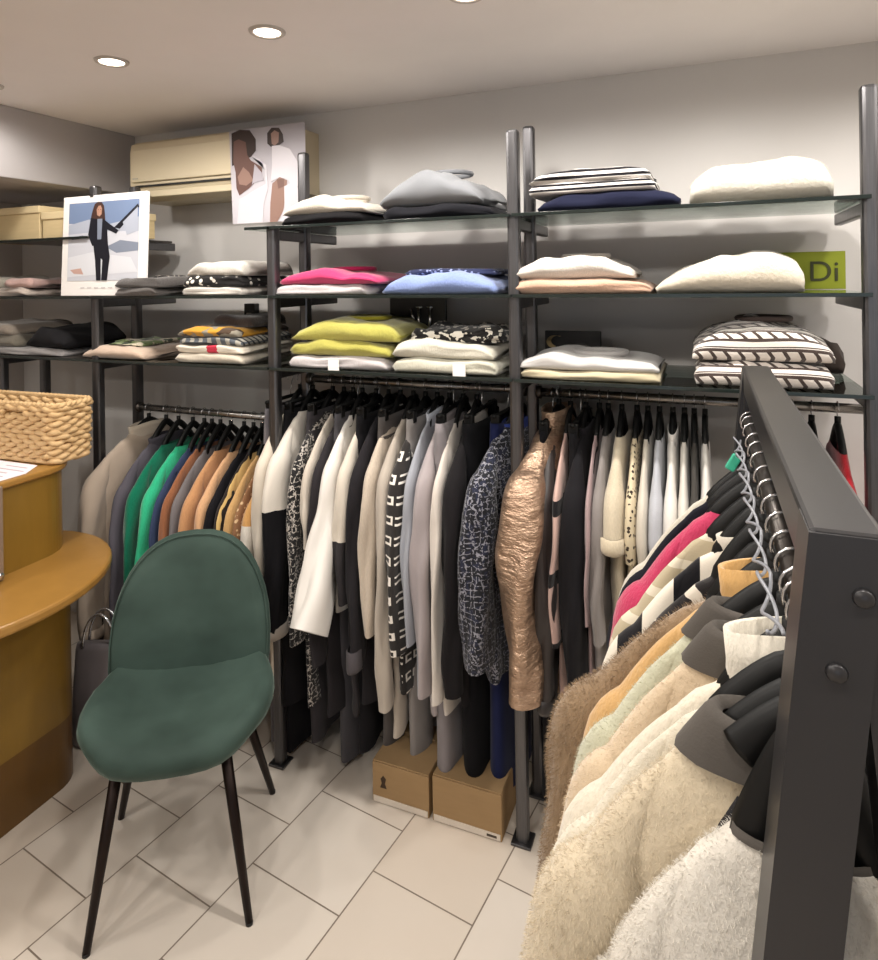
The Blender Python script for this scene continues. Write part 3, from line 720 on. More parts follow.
# right bay, middle shelf
fp('jumper', 'peach folded jumper under the white one', 'folded jumper', 516, 654, 1, 0, .042, knit('dcb59c'), seed=29, crown=[1, 1, 1, .7])
fp('jumper', 'white folded jumper on top of the peach one', 'folded jumper', 516, 638, 1, .042, .058, knit('ece3d9'), seed=30, crown=[.6, 1, 1.1, .9, .5], mats2=knit('ddd4ca'))
fp('jumper', 'large ivory folded jumper in front of the green sign', 'folded jumper', 660, 806, 1, 0, .10, fluff('efe4d0'), seed=31, crown=[.4, .75, .95, 1.1, .9], taper=.6, rough=.06)
# right bay, bottom shelf
fp('shirt', 'pale yellow folded shirt under the white one', 'folded shirt', 522, 662, 2, 0, .026, C('dccfae'), seed=32)
fp('shirt', 'white folded shirt left of the patterned knits', 'folded shirt', 520, 660, 2, .026, .045, C('dedbd8'), seed=33, crown=[.6, 1.05, .8, .6, .5], mats2=C('c9c6c4'))
fp('jumper', 'lower black and white patterned folded knit', 'folded jumper', 697, 834, 2, 0, .065, nordic(), seed=34)
fp('jumper', 'upper black and white patterned folded knit', 'folded jumper', 695, 836, 2, .065, .085, nordic(), seed=35, crown=[.55, 1, 1.2, 1, .65], mats2=C('4a3f3b'))
fp('jumper', 'dark brown folded knit behind the patterned ones', 'folded jumper', 700, 845, 2, 0, .11, C('3a322e'), seed=36, Yf=YS0 + .30, D=.12)
# second bay
fp('jumper', 'lower charcoal folded jumper beside the framed photo', 'folded jumper', 117, 183, 1, 0, .03, knit('57524f'), seed=37, Yf=1.785)
fp('jumper', 'upper charcoal folded jumper with a spotted end', 'folded jumper', 117, 186, 1, .03, .036, knit('4d4947'), seed=38, mats2=spots('2a2725', 'b9b0a6', 90, .3), Yf=1.783)
fp('jumper', 'white folded jumper under the black spotted top', 'folded jumper', 184, 266, 1, 0, .03, knit('e0d9cf'), seed=39)
fp('top', 'black folded top with white dots between two white jumpers', 'folded top', 185, 267, 1, .03, .04, spots('1a1818', 'e0dad0', 38, .3), seed=40)
fp('jumper', 'white folded jumper on top of the black spotted top', 'folded jumper', 188, 268, 1, .068, .05, knit('e6e0d6'), seed=41, crown=[.5, .9, 1.1, 1])
fp('jumper', 'pale pink folded jumper on the left glass shelf', 'folded jumper', 82, 170, 2, 0, .048, knit('d9c0ab'), seed=42, crown=[.5, 1.05, 1, .8])
fp('scarf', 'green printed folded scarf on the pale pink jumper', 'scarf', 112, 158, 2, .047, .02, blotch('7f8f63', 'cfc6ae', '3d4434', 22), seed=43, Yf=YS0 + .05, D=.2, rough=.25)
fp('jumper', 'cream folded jumper at the bottom of the mustard and plaid pile', 'folded jumper', 176, 266, 2, 0, .036, knit('ddd2c0'), seed=44)
fp('jumper', 'ivory folded jumper with a red stripe', 'folded jumper', 177, 266, 2, .036, .03, stripes('e0d6c6', 'c43046', .34, .13, 0), seed=45)
fp('shirt', 'grey plaid folded shirt below the mustard jumper', 'folded shirt', 180, 265, 2, .064, .032, plaid('5a5f66', 'a8a49a', '2c2d30'), seed=46)
fp('jumper', 'mustard and brown folded jumper near the top of its pile', 'folded jumper', 178, 262, 2, .094, .034, blotch('c8912f', '4b3a2c', '8c8577', 12), seed=47, crown=[.7, 1, 1.1, .8])
fp('jumper', 'dark brown folded jumper on top of the mustard pile', 'folded jumper', 215, 268, 2, .125, .04, knit('3a302c'), seed=48, Yf=YS0 + .08, D=.2)
# far left bay
fp('box', 'cream fabric box', 'box', 0, 1, 0, 0, .01, C('cbb892'), seed=1) if False else None
fp('jumper', 'pale grey folded knit on the far left middle shelf', 'folded jumper', -40, 60, 1, 0, .035, knit('b9aca2'), seed=49, rough=.2)
fp('scarf', 'dusty pink folded scarf near the framed photo', 'scarf', 8, 62, 1, .034, .036, knit('bf9f98'), seed=50, rough=.25)
fp('jumper', 'grey green folded knit on top of the far left pile', 'folded jumper', -40, 30, 1, .034, .05, knit('a09a8e'), seed=51, rough=.2)
fp('jumper', 'light grey folded jumper at the bottom of the dark pile', 'folded jumper', -30, 92, 2, 0, .03, knit('8f8b8a'), seed=52)
fp('jumper', 'olive grey folded jumper in the far left dark pile', 'folded jumper', -30, 45, 2, .03, .05, knit('6d675c'), seed=53)
fp('jumper', 'stone folded jumper on top of the olive grey one', 'folded jumper', -30, 42, 2, .078, .05, knit('857b70'), seed=54)
fp('jumper', 'black folded jumper slumped on the far left pile', 'folded jumper', 28, 95, 2, .03, .085, C('1b1a1c'), seed=55, crown=[.5, 1, 1, .6])
def cream_box(a, b, ytop, label, Yf):
    p, q = at(a, 230, Yf).x, at(b, 230, Yf).x; z1 = at((a+b)/2, ytop, Yf).z; h = z1 - S0; w = q - p
    t = thing('storage_box', label, 'box', ((p+q)/2, Yf, S0), 0, 'cream storage boxes')
    MB().box((0, .14, (h - .025)/2), (w - .006, .27, h - .025), .003).build('box_body', cardboard('cdb98f'), t)
    MB().box((0, .14, h - .02), (w, .28, .03), .003).build('lid', cardboard('d6c49c'), t)
cream_box(-32, 39, 207, 'cream storage box at the left edge of the top shelf', YS0 + .02)
cream_box(41, 100, 209, 'cream storage box partly behind the framed photo', YS0 + .02)

# ------------------------------------------------------------------ posters and signs on the shelves
def ell(cx, cy, rx, ry, n=18, a0=0): return [(cx + rx*math.cos(2*PI*k/n + a0), cy + ry*math.sin(2*PI*k/n + a0)) for k in range(n)]
def flat(polys, name, mats, parent, y0=-.0004, step=.00025):
    mb = MB(); y = y0
    for poly, mi in polys:
        mb.add([(u, y, v) for u, v in poly], [tuple(range(len(poly)))], mi, False); y -= step
    return mb.build(name, mats, parent)
pA, pB = at(59, 296, 1.80), at(143, 296, 1.80); fw = pB.x - pA.x; fh = .36 * fw / .295
fh = at(105, 193, 1.8).z - S1
t = thing('framed_photo', 'white framed fashion photo of a woman in a dark suit in snow', 'picture', ((pA.x+pB.x)/2, 1.806, S1 + .001))
t.rotation_euler = (math.radians(-3), 0, 0)
MB().box((0, .008, fh/2), (fw, .014, fh), .002).build('frame', paint('efece9', .4), t)
iw, ih = fw*.84, fh*.78; bz = fh*.15
def q(u, v): return (u*iw - iw/2, bz + v*ih)
def Q(pts): return [q(*p) for p in pts]
pm = [paint(h, .35) for h in ('c6c8d0', '7486a6', 'aab0be', '1d1e26', '46302a', 'b08875', '7f8797', 'c29f94', 'd4d6dc', '5f6676')]
polys = [(Q([(0, 0), (1, 0), (1, 1), (0, 1)]), 0), (Q([(0, .74), (1, .66), (1, 1), (0, 1)]), 1), (Q([(0, .72), (.3, .78), (.55, .7), (1, .78), (1, .6), (.5, .62), (0, .6)]), 2),
    (Q([(.55, .42), (.75, .5), (1, .46), (1, .36), (.7, .34)]), 6), (Q([(.05, .56), (.22, .58), (.22, .54), (.05, .53)]), 9), (Q([(0, .3), (.35, .36), (.9, .28), (1, .1), (0, .05)]), 8), (Q([(.04, .14), (.2, .16), (.24, .08), (.1, .09)]), 7),
    (Q([(.66, .66), (.98, .94), (1, .9), (.74, .64)]), 3), (Q([(.78, .72), (.98, .9), (.98, .6), (.84, .56)]), 2),
    (Q([(.37, .9), (.4, .97), (.46, 1.0), (.53, .99), (.57, .94), (.59, .84), (.6, .74), (.55, .7), (.52, .78), (.43, .78), (.4, .68), (.35, .72), (.34, .8)]), 4), (Q([(.45, .83), (.44, .9), (.47, .945), (.51, .95), (.535, .91), (.53, .84), (.495, .81)]), 5), (Q([(.455, .9), (.475, .905), (.475, .893)]), 3), (Q([(.505, .905), (.525, .9), (.505, .893)]), 3), (Q([(.475, .846), (.51, .846), (.493, .838)]), 7),
    (Q([(.34, .8), (.44, .78), (.56, .78), (.66, .72), (.84, .62), (.8, .58), (.64, .64), (.66, .46), (.38, .44), (.3, .58)]), 3), (Q([(.46, .78), (.55, .78), (.54, .52), (.47, .52)]), 6),
    (Q([(.4, .46), (.66, .46), (.7, .3), (.66, 0), (.56, 0), (.57, .26), (.54, .28), (.55, 0), (.47, 0), (.44, .26)]), 3)]
polys = polys[:9] + [([(-iw/2 + iw*.43 + (u + iw/2 - iw*.47)*.8, v) for u, v in p_], k_) for p_, k_ in polys[9:]]
flat(polys, 'print', pm, t, -.0004, .0001)
flat([([( -iw*.3 + k*iw*.1, fh*.075), (-iw*.3 + k*iw*.1 + iw*.06, fh*.075), (-iw*.3 + k*iw*.1 + iw*.06, fh*.085), (-iw*.3 + k*iw*.1, fh*.085)], 0) for k in range(6)], 'caption', [paint('c9c4c4', .5)], t, -.0004)

Yp = 2.075; a, b = at(236, 224, Yp), at(303, 224, Yp); ztp = at(270, 126, Yp).z; zbt = a.z; pw = b.x - a.x + .03; ph = ztp - zbt
t = thing('poster', 'large poster of two women in white robes in front of the air conditioner', 'poster', ((a.x+b.x)/2, Yp, zbt))
def q(u, v): return (u*pw - pw/2, v*ph)
n = 12
MB().rings([[((i/n - .5)*pw, .001*math.sin(i/n*PI) + .0, 0) for i in range(n+1)], [((i/n - .5)*pw - .012*(1 - i/n), .001*math.sin(i/n*PI), ph) for i in range(n+1)], [((i/n - .5)*pw - .012*(1-i/n), .001*math.sin(i/n*PI) + .0015, ph) for i in range(n+1)], [((i/n - .5)*pw, .001*math.sin(i/n*PI) + .0015, 0) for i in range(n+1)]], 0, closed=False, cap0=False).build('sheet', paint('b4b0b6', .4), t)
pm = [paint(h, .4) for h in ('b0acb2', '2e211e', '5f443d', 'c6c2c8', '8a6d62', 'a5a0a8', '6f544c')]
polys = [(Q([(.0, .62), (.0, .97), (.12, 1.0), (.26, .98), (.34, .88), (.34, .76), (.27, .7), (.2, .68)]), 1), (Q([(.02, .66), (.03, .88), (.1, .9), (.2, .86), (.22, .72), (.27, .66), (.42, .58), (.42, .5), (.26, .38), (.1, .3), (.06, .38), (.05, .55)]), 2), (Q([(.08, .5), (.16, .6), (.24, .54), (.3, .45), (.2, .4), (.1, .42)]), 4),
    (Q([(.28, .7), (.4, .66), (.46, .55), (.47, .4), (.3, .34), (.1, .26), (.06, .0), (.42, .0), (.44, .2), (.5, .36), (.48, .6)]), 3), (Q([(.32, .62), (.42, .52), (.44, .44), (.3, .42), (.16, .3), (.28, .4)]), 5),
    (Q([(.5, .82), (.5, .93), (.56, .98), (.66, .97), (.71, .9), (.72, .82), (.66, .79), (.55, .78)]), 1), (Q([(.56, .81), (.55, .92), (.6, .95), (.66, .92), (.65, .82), (.6, .79)]), 4),
    (Q([(.56, .79), (.66, .79), (.8, .74), (.9, .6), (.94, .4), (.84, .3), (.78, .42), (.66, .46), (.54, .42), (.56, .6)]), 3), (Q([(.56, .4), (.66, .46), (.76, .42), (.74, .28), (.7, .1), (.62, 0), (.52, 0), (.53, .2)]), 4), (Q([(.62, .44), (.72, .44), (.72, .36), (.64, .34)]), 6), (Q([(.72, .36), (.84, .4), (.92, .3), (.94, .0), (.64, 0), (.72, .14)]), 3)]
flat(polys, 'print', pm, t, -.0006, .0001)

# air conditioner
ax0, ax1 = at(136, 170, 2.12).x, at(291, 170, 2.12).x; az0, az1 = at(137, 201, 2.09).z, at(137, 141, 2.09).z
aw, ah = ax1 - ax0, az1 - az0
t = thing('air_conditioner', 'cream wall mounted air conditioner behind the white robe poster', 'air conditioner', ((ax0+ax1)/2, YB, az0))
ACM = plastic('c6b99d', .45); ad = YB - 2.09
prof = [(0, 0), (0, ah), (-ad*.85, ah), (-ad*.97, ah - .015), (-ad, ah*.8), (-ad, ah*.26), (-ad*.92, ah*.1), (-ad*.7, .0)]
MB().prism(prof, lambda u, v, d: (d, u, v), -aw/2, aw/2).build('housing', ACM, t)
MB().box((0, -ad - .006, ah*.57), (aw*.955, .012, ah*.54), .004).build('front_panel', ACM, t)
MB().box((0, -ad*.985, ah*.235), (aw*.93, .012, .008), .001).build('air_slot', BLACK, t)
fl = MB().box((0, -ad*.93, ah*.13), (aw*.9, .012, .045), .004, rot=Matrix.Rotation(math.radians(-18), 3, 'X')).build('louvre', ACM, t)
MB().box((-aw*.45, -ad - .0125, ah*.36), (.03, .002, .006)).build('badge', paint('a9a294'), t)

# black display stand with a silver letter shape, middle bay bottom shelf
p0, p1 = at(390, 330, 2.15), at(446, 330, 2.15)
t = thing('display_panel', 'black display panel with silver letter shapes behind the lime jumpers', 'sign', ((p0.x+p1.x)/2, 2.15, S2))
w = p1.x - p0.x; h = at(418, 297, 2.15).z - S2
MB().box((0, .008, h/2), (w, .014, h), .002).build('panel', plastic('141315', .35), t)
SIL = metal('d9d6d3', .2, False)
up = at(425, 330, 2.15).x - (p0.x+p1.x)/2
zc = at(425, 320, 2.14).z - S2
MB().tube([(up - .022, -.004, zc + .045), (up - .022, -.004, zc - .01), (up - .016, -.004, zc - .026), (up, -.004, zc - .032), (up + .016, -.004, zc - .026), (up + .022, -.004, zc - .01), (up + .022, -.004, zc + .045)], .0065, 8).build('letter', SIL, t)
MB().tube([(up - .034, -.004, zc + .046), (up - .008, -.004, zc + .046)], .004, 8).tube([(up + .008, -.004, zc + .046), (up + .034, -.004, zc + .046)], .004, 8).build('letter', SIL, t)
MB().tube([(up - .055, -.004, zc + .04), (up - .035, -.004, zc - .02)], .006, 8).build('letter', SIL, t)
# black sign with gold crescent, right bay bottom shelf
p0, p1 = at(545, 345, 2.17), at(601, 345, 2.17); w = p1.x - p0.x; h = at(572, 331, 2.17).z - S2
t = thing('display_panel', 'black sign with a gold crescent behind the white folded shirt', 'sign', ((p0.x+p1.x)/2, 2.17, S2))
MB().box((0, .006, h/2), (w, .012, h), .002).build('panel', plastic('171514', .4), t)
cr = [(-w*.32 + .028*math.cos(x), h*.66 + .022*math.sin(x)) for x in [lerp(.3*PI, 1.45*PI, k/14) for k in range(15)]] + [(-w*.32 + .012 + .024*math.cos(x), h*.66 + .003 + .018*math.sin(x)) for x in [lerp(1.4*PI, .35*PI, k/14) for k in range(15)]]
flat([(cr, 0)], 'crescent', [paint('a08a62', .3)], t, -.0006)
# green sign
Yg = 2.2; p0, p1 = at(742, 290, Yg), at(846, 290, Yg); w = p1.x - p0.x; h = at(800, 252, Yg).z - S1
t = thing('sign', 'lime green sign with dark lettering behind the ivory jumper', 'sign', ((p0.x+p1.x)/2, Yg, S1))
MB().box((0, .005, h/2), (w, .01, h), .001).build('sign_board', paint('8a9420', .5), t)
fc = bpy.data.curves.new('lettering', 'FONT'); fc.body = 'Di'; fc.size = .085; fc.extrude = .001; fc.align_x = 'LEFT'
fo = bpy.data.objects.new('lettering', fc); COL.objects.link(fo); fo.parent = t; fo.rotation_euler = (PI/2, 0, 0); fo.location = (at(808, 280, Yg).x - (p0.x+p1.x)/2, -.0012, at(820, 281, Yg).z - S1); fc.materials.append(paint('3a3d1c', .5))
bpy.context.view_layer.update()
lm = bpy.data.meshes.new_from_object(fo.evaluated_get(bpy.context.evaluated_depsgraph_get())); lo_ = bpy.data.objects.new('lettering', lm); COL.objects.link(lo_); lo_.parent = t; lo_.rotation_euler = fo.rotation_euler; lo_.location = fo.location; bpy.data.objects.remove(fo); lo_.name = 'lettering'
# small black tag stand on the second bay
p = at(223, 320, 2.12); 
t = thing('price_stand', 'small black label holder on the wall behind the mustard pile', 'label holder', (p.x, 2.3, p.z))
MB().box((0, .002, .0), (.055, .036, .12), .004).build('holder', BLACK, t); MB().box((0, -.016, .0), (.026, .002, .04)).build('label_card', paint('bdb4a8'), t)

# ------------------------------------------------------------------ counter
OCH = wood('775a20', '8b6a28'); OCHT = wood('8f6830', 'a2783a'); PL = wood('5a3d14', '6b4a1a')
def ring_outline(xr, y1, rad, xl=-2.75, y0=.2, n=14):
    """outline of a slab whose far right corner is rounded"""
    pts = [(xl, y0), (xr, y0)]
    for k in range(n + 1):
        a = lerp(0, PI/2, k/n); pts.append((xr - rad + rad*math.cos(a), y1 - rad + rad*math.sin(a)))
    pts.append((xl, y1)); return pts
t = thing('counter', 'ochre wooden shop counter with rounded ledge at the left', 'counter', (-2.3, 1.0, 0))
def slab(outline, z0, z1, name, mat, bev=.0):
    pts = [(x + 2.3, y - 1.0) for x, y in outline]
    if bev:
        cx = sum(p[0] for p in pts)/len(pts); cy = sum(p[1] for p in pts)/len(pts)
        def off(d): return [(x - d*(1 if x > -.2 else -1), y - d*(1 if y > 0 else -1)) for x, y in pts]
        rs = [[(x, y, z) for x, y in off(d)] for d, z in ((bev, z0), (bev*.3, z0 + bev*.3), (0, z0 + bev), (0, z1 - bev), (bev*.3, z1 - bev*.3), (bev, z1))]
        return MB().rings(rs, 0, True, True, False).build(name, mat, t)
    return MB().prism(pts, lambda u, v, d: (u, v, d), z0, z1).build(name, mat, t)
slab(ring_outline(-1.965, 1.58, .10), 0, .215, 'plinth', PL)
slab(ring_outline(-1.965, 1.58, .10), .215, .735, 'base_panel', OCH)
lo = [(-2.75, .2), (-1.80, .2)]
for k in range(25):
    a = lerp(-PI/2*.9, PI/2*1.15, k/24); lo.append((-2.06 + .385*math.cos(a), 1.24 + .42*math.sin(a) ))
lo.append((-2.3, 1.66)); lo.append((-2.75, 1.66))
slab(lo, .735, .765, 'ledge', OCHT, .008)
slab(ring_outline(-1.985, 1.585, .13), .765, 1.03, 'upper_panel', OCH)
slab(ring_outline(-1.97, 1.60, .14), 1.03, 1.052, 'counter_top', OCHT, .006)
MB().box((.337, .17, .5), (.004, .006, .44)).build('panel_seam', PL, t)
# perspex panel with chrome bolt
t2 = thing('clear_panel', 'clear panel with chrome bolt fixed to the counter at the left edge', 'panel', (-1.955, 1.235, .768))
GP = NT('perspex').set(color=lin('a08a78'), rough=.12, spec=.6, trans=.35).mat
MB().box((0, 0, .14), (.012, .13, .28), .002).build('panel', GP, t2)
MB().tube([(.004, .045, .02), (.022, .045, .02)], .011, 12).build('chrome_bolt', CHROME, t2)
# paper
t3 = MB()
z = 0
px0 = [(-2.42, 1.42), (-1.99, 1.33), (-1.985, 1.44), (-2.02, 1.52), (-2.42, 1.545)]
px0 = [(-2.40, 1.24), (-1.99, 1.24), (-1.99, 1.40), (-2.04, 1.475), (-2.40, 1.475)]
t3.prism([(x + 2.15, y - 1.37) for x, y in px0], lambda u, v, d: (u, v, d), 0, .0015)
t3.add([(-.12 + .02*i, .01 + .012*(i % 3), .0018) for i in range(0)], [])
pp = tag(t3.build('paper_sheet', paint('e9e3ea', .6), None, (-2.15, 1.37, 1.0525)), 'white paper sheet on the counter top in front of the basket', 'paper')
mbp = MB()
for k in range(5): mbp.box((.06 + .015*(k % 2), -.05 + .03*k, .0019), (.12 - .02*(k % 3), .006, .0004))
mbp.build('printed_text', paint('b9a9b4', .6), pp)

# wicker basket
t = thing('wicker_basket', 'woven straw basket on the counter', 'basket', (-2.318, 1.555, 1.053), math.radians(2))
bw, bd, bh = .33, .065, .19   # half sizes, height
def rrect(hx, hy, r, n=150):
    segs = [(hx - r, hy, 'c0')]; per = []; 
    pts = []
    L1, L2, A = 2*(hx - r), 2*(hy - r), PI*r/2; T = 2*L1 + 2*L2 + 4*A
    for i in range(n):
        s = T*i/n
        if s < L1: pts.append((-hx + r + s, -hy, 0, -1)); continue
        s -= L1
        if s < A: a = -PI/2 + s/r; pts.append((hx - r + r*math.cos(a), -hy + r + r*math.sin(a), math.cos(a), math.sin(a))); continue
        s -= A
        if s < L2: pts.append((hx, -hy + r + s, 1, 0)); continue
        s -= L2
        if s < A: a = s/r; pts.append((hx - r + r*math.cos(a), hy - r + r*math.sin(a), math.cos(a), math.sin(a))); continue
        s -= A
        if s < L1: pts.append((hx - r - s, hy, 0, 1)); continue
        s -= L1
        if s < A: a = PI/2 + s/r; pts.append((-hx + r + r*math.cos(a), hy - r + r*math.sin(a), math.cos(a), math.sin(a))); continue
        s -= A
        if s < L2: pts.append((-hx, hy - r - s, -1, 0)); continue
        s -= L2; a = PI + s/r; pts.append((-hx + r + r*math.cos(a), -hy + r + r*math.sin(a), math.cos(a), math.sin(a)))
    return pts
WK = NT('straw'); nn = WK.noise(40, 4, WK.mapping((1, 1, 3))); WK.set(color=WK.mix(nn, lin('b08a58'), lin('e0c295')), rough=.75, spec=.3); WK.bump(WK.noise(160, 3), .4, .002); WK = WK.mat
hy = .07
mb = MB(); rows = 12; base = rrect(bw, hy, .03, 168)
for rI in range(rows):
    zc = .009 + rI * (bh - .018)/(rows - 1); grow = 1 + .03*rI/rows
    path = []
    for i, (x, y, nx_, ny) in enumerate(base + base[:1]):
        o_ = .0055*math.sin(2*PI*i/168*28 + PI*(rI % 2)) + .002*nz(i*.3, rI, 1)
        path.append((x*grow + nx_*o_, y*grow + ny*o_, zc + .003*math.sin(2*PI*i/168*28 + rI*2.1) + .003*nz(i*.2, rI*3, 4)))
    if rI == rows - 2:
        gap = [i for i, p in enumerate(path) if 1.0 and .10 < p[0] < .20 and p[1] < 0]
        i0, i1 = gap[0], gap[-1]; path = path[i1:-1] + path[:i0 + 1]
        mb.tube(path, [.0095*(1 + .12*nz(i*.5, rI, 2)) for i in range(len(path))], 7)
    else: mb.tube(path, [.0100*(1 + .12*nz(i*.5, rI, 2)) for i in range(len(path))], 7, caps=False)
mb.build('woven_wall', WK, t)
mb = MB()
for s_ in (0, PI):
    path = [(x*1.035, y*1.035, bh + .004 + .004*math.sin(2*PI*i/168*40 + s_)) for i, (x, y, a_, b_) in enumerate(base + base[:1])]
    path = [(p[0] + .004*math.cos(2*PI*i/168*40 + s_), p[1], p[2]) for i, p in enumerate(path)]
    mb.tube(path, .0075, 7, caps=False)
mb.build('braided_rim', WK, t)
MB().box((0, 0, .006), (bw*1.9, hy*1.9, .008), .002).build('basket_base', WK, t)

# handbag behind the counter
p = at(88, 690, 1.68)
t = thing('handbag', 'grey handbag with chain handles standing behind the counter', 'bag', (-2.02, 1.695, .0), math.radians(20))
rs = []
for z, w, d in ((0, .10, .035), (.01, .11, .04), (.18, .105, .036), (.34, .095, .025), (.36, .09, .018)):
    rs.append([(w*se(2*PI*j/24, 4)[0] , d*se(2*PI*j/24, 3)[1] + .004*nz(j, z*9, 3), z) for j in range(24)])
MB().rings(rs, 0, True, True).build('bag_body', satin('6e686a', .4), t)
for sy in (-.02, .02): MB().tube([(.06*math.cos(a), sy, .35 + .12*math.sin(a)) for a in [PI*k/14 for k in range(15)]], .005, 8).build('chain_handle', CHROME, t)

# ------------------------------------------------------------------ cardboard boxes on the floor
def carton(xa, xb, label, h, mark):
    t = thing('cardboard_box', label, 'box', ((xa+xb)/2, 1.815, 0), 0, 'cardboard boxes under the clothes'); w = xb - xa - .006; d = .28
    MB().box((0, d/2, h/2), (w, d, h), .002).build('carton', cardboard(), t)
    for s_ in (-1, 1): MB().box((0, d/2 + s_*d*.26, h + .003), (w*.99, d*.46, .004), .001).build('flap', cardboard(), t)
    MB().box((0, -.001, .012), (w*.96, .002, .018)).build('label_strip', paint('d9cfc2', .5), t)
    if mark: flat([([(-w*.36, h*.4), (-w*.24, h*.4), (-w*.27, h*.52), (-w*.25, h*.64), (-w*.3, h*.72), (-w*.35, h*.62), (-w*.33, h*.52)], 0)], 'printed_mark', [paint('3d2c1e', .7)], t, -.0006)
    else: MB().box((w*.36, -.0022, .012), (w*.14, .0006, .007)).build('printed_mark', paint('4a4038', .7), t)
carton(at(372, 803, 1.815).x, at(430, 824, 1.815).x, 'cardboard box under the clothes with a dark printed mark', .125, True)
carton(at(432, 826, 1.815).x, at(503, 846, 1.815).x, 'cardboard box beside the middle upright with a white label strip', .135, False)

# ------------------------------------------------------------------ chair
VEL = NT('green_velvet'); vn = VEL.noise(4, 3, VEL.mapping((1, 1, 1.4)), .55)
VEL.set(color=VEL.mix(VEL.m('MULTIPLY', VEL.m('SUBTRACT', vn, .3), 2.2), lin('26352f'), lin('3f514a')), rough=.75, sheen=.55, srough=.35, spec=.25); VEL.bump(VEL.noise(500, 2), .15, .0006); VEL.b.inputs['Sheen Tint'].default_value = lin('9fb2a9'); VEL = VEL.mat
LEGM = metal('2b2321', .4, False)
fx = Vector((.545, -.84)); ang = math.atan2(fx.y, fx.x) + PI/2     # local -y is the front
t = thing('chair', 'dark green velvet chair with thin black legs', 'chair', (-1.385, 1.42, 0), ang)
# seat: rounded pad, local x right, -y front
def seat_ring(sc, z, dip=0.0, n=40):
    r = []
    for j in range(n):
        a = 2*PI*j/n; c, s_ = se(a, 2.5); x = .255*c*sc; y = .225*s_*sc - .005
        x *= 1 - .04*smooth01((y + .05)/.25); wr = .006*nz(x*14, y*22, 3)*smooth01((y + .02)/.1)*(1 if z > .44 else 0)
        zz = z + .022*smooth01((abs(x) - .12)/.12)*(1 if z > .42 else .6) - .02*smooth01((-y - .14)/.08) + dip + wr + .03*smooth01((y - .06)/.14)*smooth01((abs(x) - .05)/.15)*(1 if z > .43 else .3)
        r.append((x, y, zz))
    return r
rs = [seat_ring(.02, .415), seat_ring(.6, .412), seat_ring(.88, .418), seat_ring(.97, .432), seat_ring(1.0, .452), seat_ring(.985, .472), seat_ring(.93, .486), seat_ring(.8, .488, -.004), seat_ring(.55, .482, -.008), seat_ring(.25, .478, -.01), seat_ring(.02, .478, -.01)]
MB().rings(rs, 0, True, True).build('seat', VEL, t)
def back_pt(u, v, off):
    """u -1..1 across, v 0..1 up; curved shell leaning back"""
    z = lerp(.38, .856, v); y = .150 + .095*v + .0*v*v - .055*(u*u)*(1 - .45*v) + off
    return y, z
nb = 40
def back_ring(sc, off):
    r = []
    for j in range(nb):
        a = 2*PI*j/nb; c, s_ = se(a, 2.5 if math.sin(a) > 0 else 3.4); u = c*sc; v = .40 + (.60 if s_ > 0 else .40)*s_*sc
        wd = .234 * (1 - .07*smooth01((v - .4)/.6))
        y, z = back_pt(u, v, off); r.append((u*wd, y + .004*nz(u*4, v*7, 2)*(1 - v), z))
    return r
rs = [back_ring(.02, -.026), back_ring(.45, -.026), back_ring(.8, -.025), back_ring(.93, -.02), back_ring(.985, -.008), back_ring(1.0, .006), back_ring(.98, .02), back_ring(.9, .028), back_ring(.5, .03), back_ring(.02, .03)]
MB().rings(rs, 0, True, True).build('backrest', VEL, t)
MB().tube([(x, y, z) for x, y, z in [(p[0]*.995, p[1] - .004, p[2]) for p in back_ring(.975, -.014)] + [(back_ring(.975, -.014)[0][0]*.995, back_ring(.975, -.014)[0][1] - .004, back_ring(.975, -.014)[0][2])]], .0022, 6, caps=False).build('piping', VEL, t)
inv = Matrix.Rotation(-ang, 3, 'Z')
for (wx, wy), (tx, ty) in (((-1.404, 1.15), (-.13, -.13)), ((-1.08, 1.36), (.13, -.13)), ((-1.287, 1.735), (.13, .12)), ((-1.6635, 1.4845), (-.13, .12))):
    f = inv @ Vector((wx + 1.36, wy - 1.43, 0))
    lg = MB().tube([(tx, ty, .425), (lerp(tx, f.x, .5), lerp(ty, f.y, .5), .215), (f.x, f.y, .004)], [.0155, .0135, .0095], 14).build('leg', LEGM, t)
    MB().tube([(f.x, f.y, .008), (f.x, f.y, 0)], .0095, 12).build('foot_cap', BLACK, lg)
MB().box((0, -.005, .408), (.28, .27, .012), .004).build('under_frame', LEGM, t)

